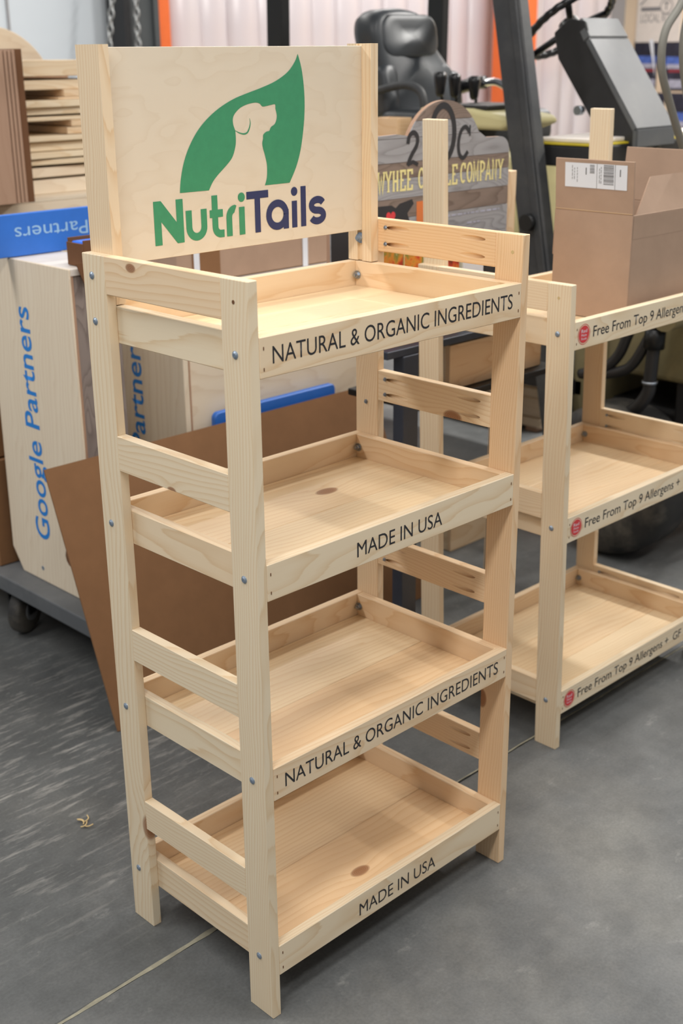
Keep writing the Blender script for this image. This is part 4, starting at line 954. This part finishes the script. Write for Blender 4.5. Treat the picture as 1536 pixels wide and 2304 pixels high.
cl = thing('column', 'dark grey steel column beside the orange post at upper left', 'column', (3.47, 5.0, 0)); bx('web', (3.37, 4.98, 0), (3.57, 5.10, 3.6), 'column_grey', cl, 'z', bev=.004); bx('flange', (3.34, 4.96, 0), (3.385, 5.14, 3.6), 'column_black', cl, 'z', bev=.004); bx('flange', (3.55, 4.96, 0), (3.590, 5.14, 3.6), 'column_grey', cl, 'z', bev=.004)
o = thing('door_post', 'orange steel door post at the upper left beside dark column', 'post', (3.65, 5.05, 0)); bx('post_body', (3.60, 5.0, 0), (3.70, 5.12, 3.6), 'orange_paint', o, 'z', bev=.006); bx('base_plate', (3.60, 4.98, 0), (3.72, 5.14, .02), 'orange_paint', o)
o = thing('door_post', 'orange steel door post behind the forklift guard post', 'post', (6.8, 4.85, 0)); bx('post_body', (6.64, 4.78, 0), (7.0, 4.92, 3.6), 'orange_paint', o, 'z', bev=.006); bx('base_plate', (6.62, 4.76, 0), (7.02, 4.94, .02), 'orange_paint', o)
def chain(label, top, bot):
    e = thing('chain', label, 'chain', bot, 'hanging chains'); top = Vector(top); bot = Vector(bot); L = (top - bot).length; n = int(L / .042); d = (top - bot).normalized()
    side0 = Vector((1, 0, 0)); lm = {}
    for q in (0, 1):
        bm = bmesh.new(); s_ = Vector((1, 0, 0)) if q else Vector((0, 1, 0))
        ring_ = [(Vector((0, 0, 1)) * .028 * math.sin(a) + s_ * .015 * math.cos(a)) for a in [2 * math.pi * i / 14 for i in range(14)]]
        bm_tube(bm, ring_, .0058, 6, True); lm[q] = mesh_from(bm, 'link', True); lm[q].materials.append(MAT['chain_zinc'])
    for i in range(n):
        o = bpy.data.objects.new('link', lm[i % 2]); COL.objects.link(o); o.parent = e; o.location = d * (i * .042 + .03)
        o.rotation_euler = (0, 0, math.radians(35))
chain('left zinc chain hanging in front of the pale wall', (3.245, 4.92, 3.4 - 1.4), (3.16, 4.92, 1.50)); chain('right zinc chain hanging on the dark column', (3.405, 4.93, 2.0), (3.40, 4.93, 1.50))
# posters on the right wall
PX = 8.748
WU, WV = (0, -1, 0), (0, 0, 1)
ls = thing('wall_notice', 'pale notice with rooster-free house logo reading LOCAL on the plywood wall', 'sign', (PX, 4.87, 1.8))
ls['label'] = 'pale notice board with house logo and LOCAL lettering on plywood wall'
nb = bx('notice_board', (PX - .012, 4.60, 1.70), (PX, 5.03, 2.25), 'white_top', ls, bev=.001)
OO = (PX - .012, 0, 0)
text('lettering', 'LOCAL ROOTS'[:8], (PX - .012, 4.987, 1.86), WU, WV, .285, .072, 'ink_grey', nb, offset=.0)
bm = bmesh.new(); bm_stroke(bm, [(-4.99, 1.965), (-4.80, 1.965)], .03, OO, WU, WV, .001); bm_stroke(bm, [(-5.0, 2.0), (-4.90, 2.09), (-4.80, 2.09)], .012, OO, WU, WV, .001); bm_stroke(bm, arc(-4.745, 1.985, .058, .058, 0, 360, 30), .008, OO, WU, WV, .001); bm_stroke(bm, [(-4.77, 2.012), (-4.72, 2.012)], .012, OO, WU, WV, .001); bm_stroke(bm, [(-4.745, 2.012), (-4.745, 1.955)], .012, OO, WU, WV, .001); mobj('house_logo', bm, 'ink_grey', nb)
for i, (y1, y0, z0, z1, lab) in enumerate([(5.04, 4.80, 1.31, 1.722, 'dark blue poster with curled corner under the LOCAL notice'), (4.735, 4.52, 1.31, 1.71, 'dark blue poster right of the curled one, behind grey hoses'), (4.93, 4.70, .80, 1.29, 'lower dark blue poster beside the steering column cover'), (4.66, 4.42, .80, 1.29, 'lower dark blue poster at the right picture edge')]):
    e = thing('poster', lab, 'poster', (PX, (y0 + y1) / 2, z0), 'posters on the plywood wall'); Hh = z1 - z0
    bx('sheet', (PX - .004, y0, z0), (PX, y1, z1), 'blueprint_photo', e, bev=0)
    bx('photo_band', (PX - .005, y0 + .01, z0 + Hh * .50), (PX - .004, y1 - .02, z0 + Hh * .68), 'photo_blue', e, bev=0); bx('photo_band', (PX - .0055, y0 + .012, z0 + Hh * .44), (PX - .0045, y1 - .03, z0 + Hh * .53), 'photo_pale', e, bev=0)
    bx('photo_band', (PX - .0058, y0 + .012, z0 + Hh * .37), (PX - .0048, y1 - .05, z0 + Hh * .42), 'photo_red', e, bev=0); bx('photo_band', (PX - .005, y0 + .01, z0 + Hh * .05), (PX - .004, y1 - .06, z0 + Hh * .22), 'photo_pale', e, bev=0)
    if i == 0: prism('curled_corner', [(-4.88, 1.722), (-4.84, 1.722), (-4.80, 1.43)], (PX - .03, 0, 0), WU, WV, .003, 'white_paper', e)
# wood shavings curl on the floor
rs = random.Random(9); e = thing('wood_shaving', 'small curl of pale wood shavings on the concrete left of the tall rack', 'shaving', (.109, .764, 0))
for i in range(5):
    a = rs.uniform(0, 6.28); c_ = Vector((.109 + rs.uniform(-.018, .018), .764 + rs.uniform(-.02, .02), .003))
    tube('curl', [c_ + Vector((math.cos(a + t) * .008 * (1 + t * .3), math.sin(a + t) * .008 * (1 + t * .3), .002 * t)) for t in (0, .7, 1.4, 2.2)], .0016, 'shaving', e, 5, 3)
# strip-light housings
for l_ in [o for o in COL.objects if o.type == 'LIGHT']:
    pass
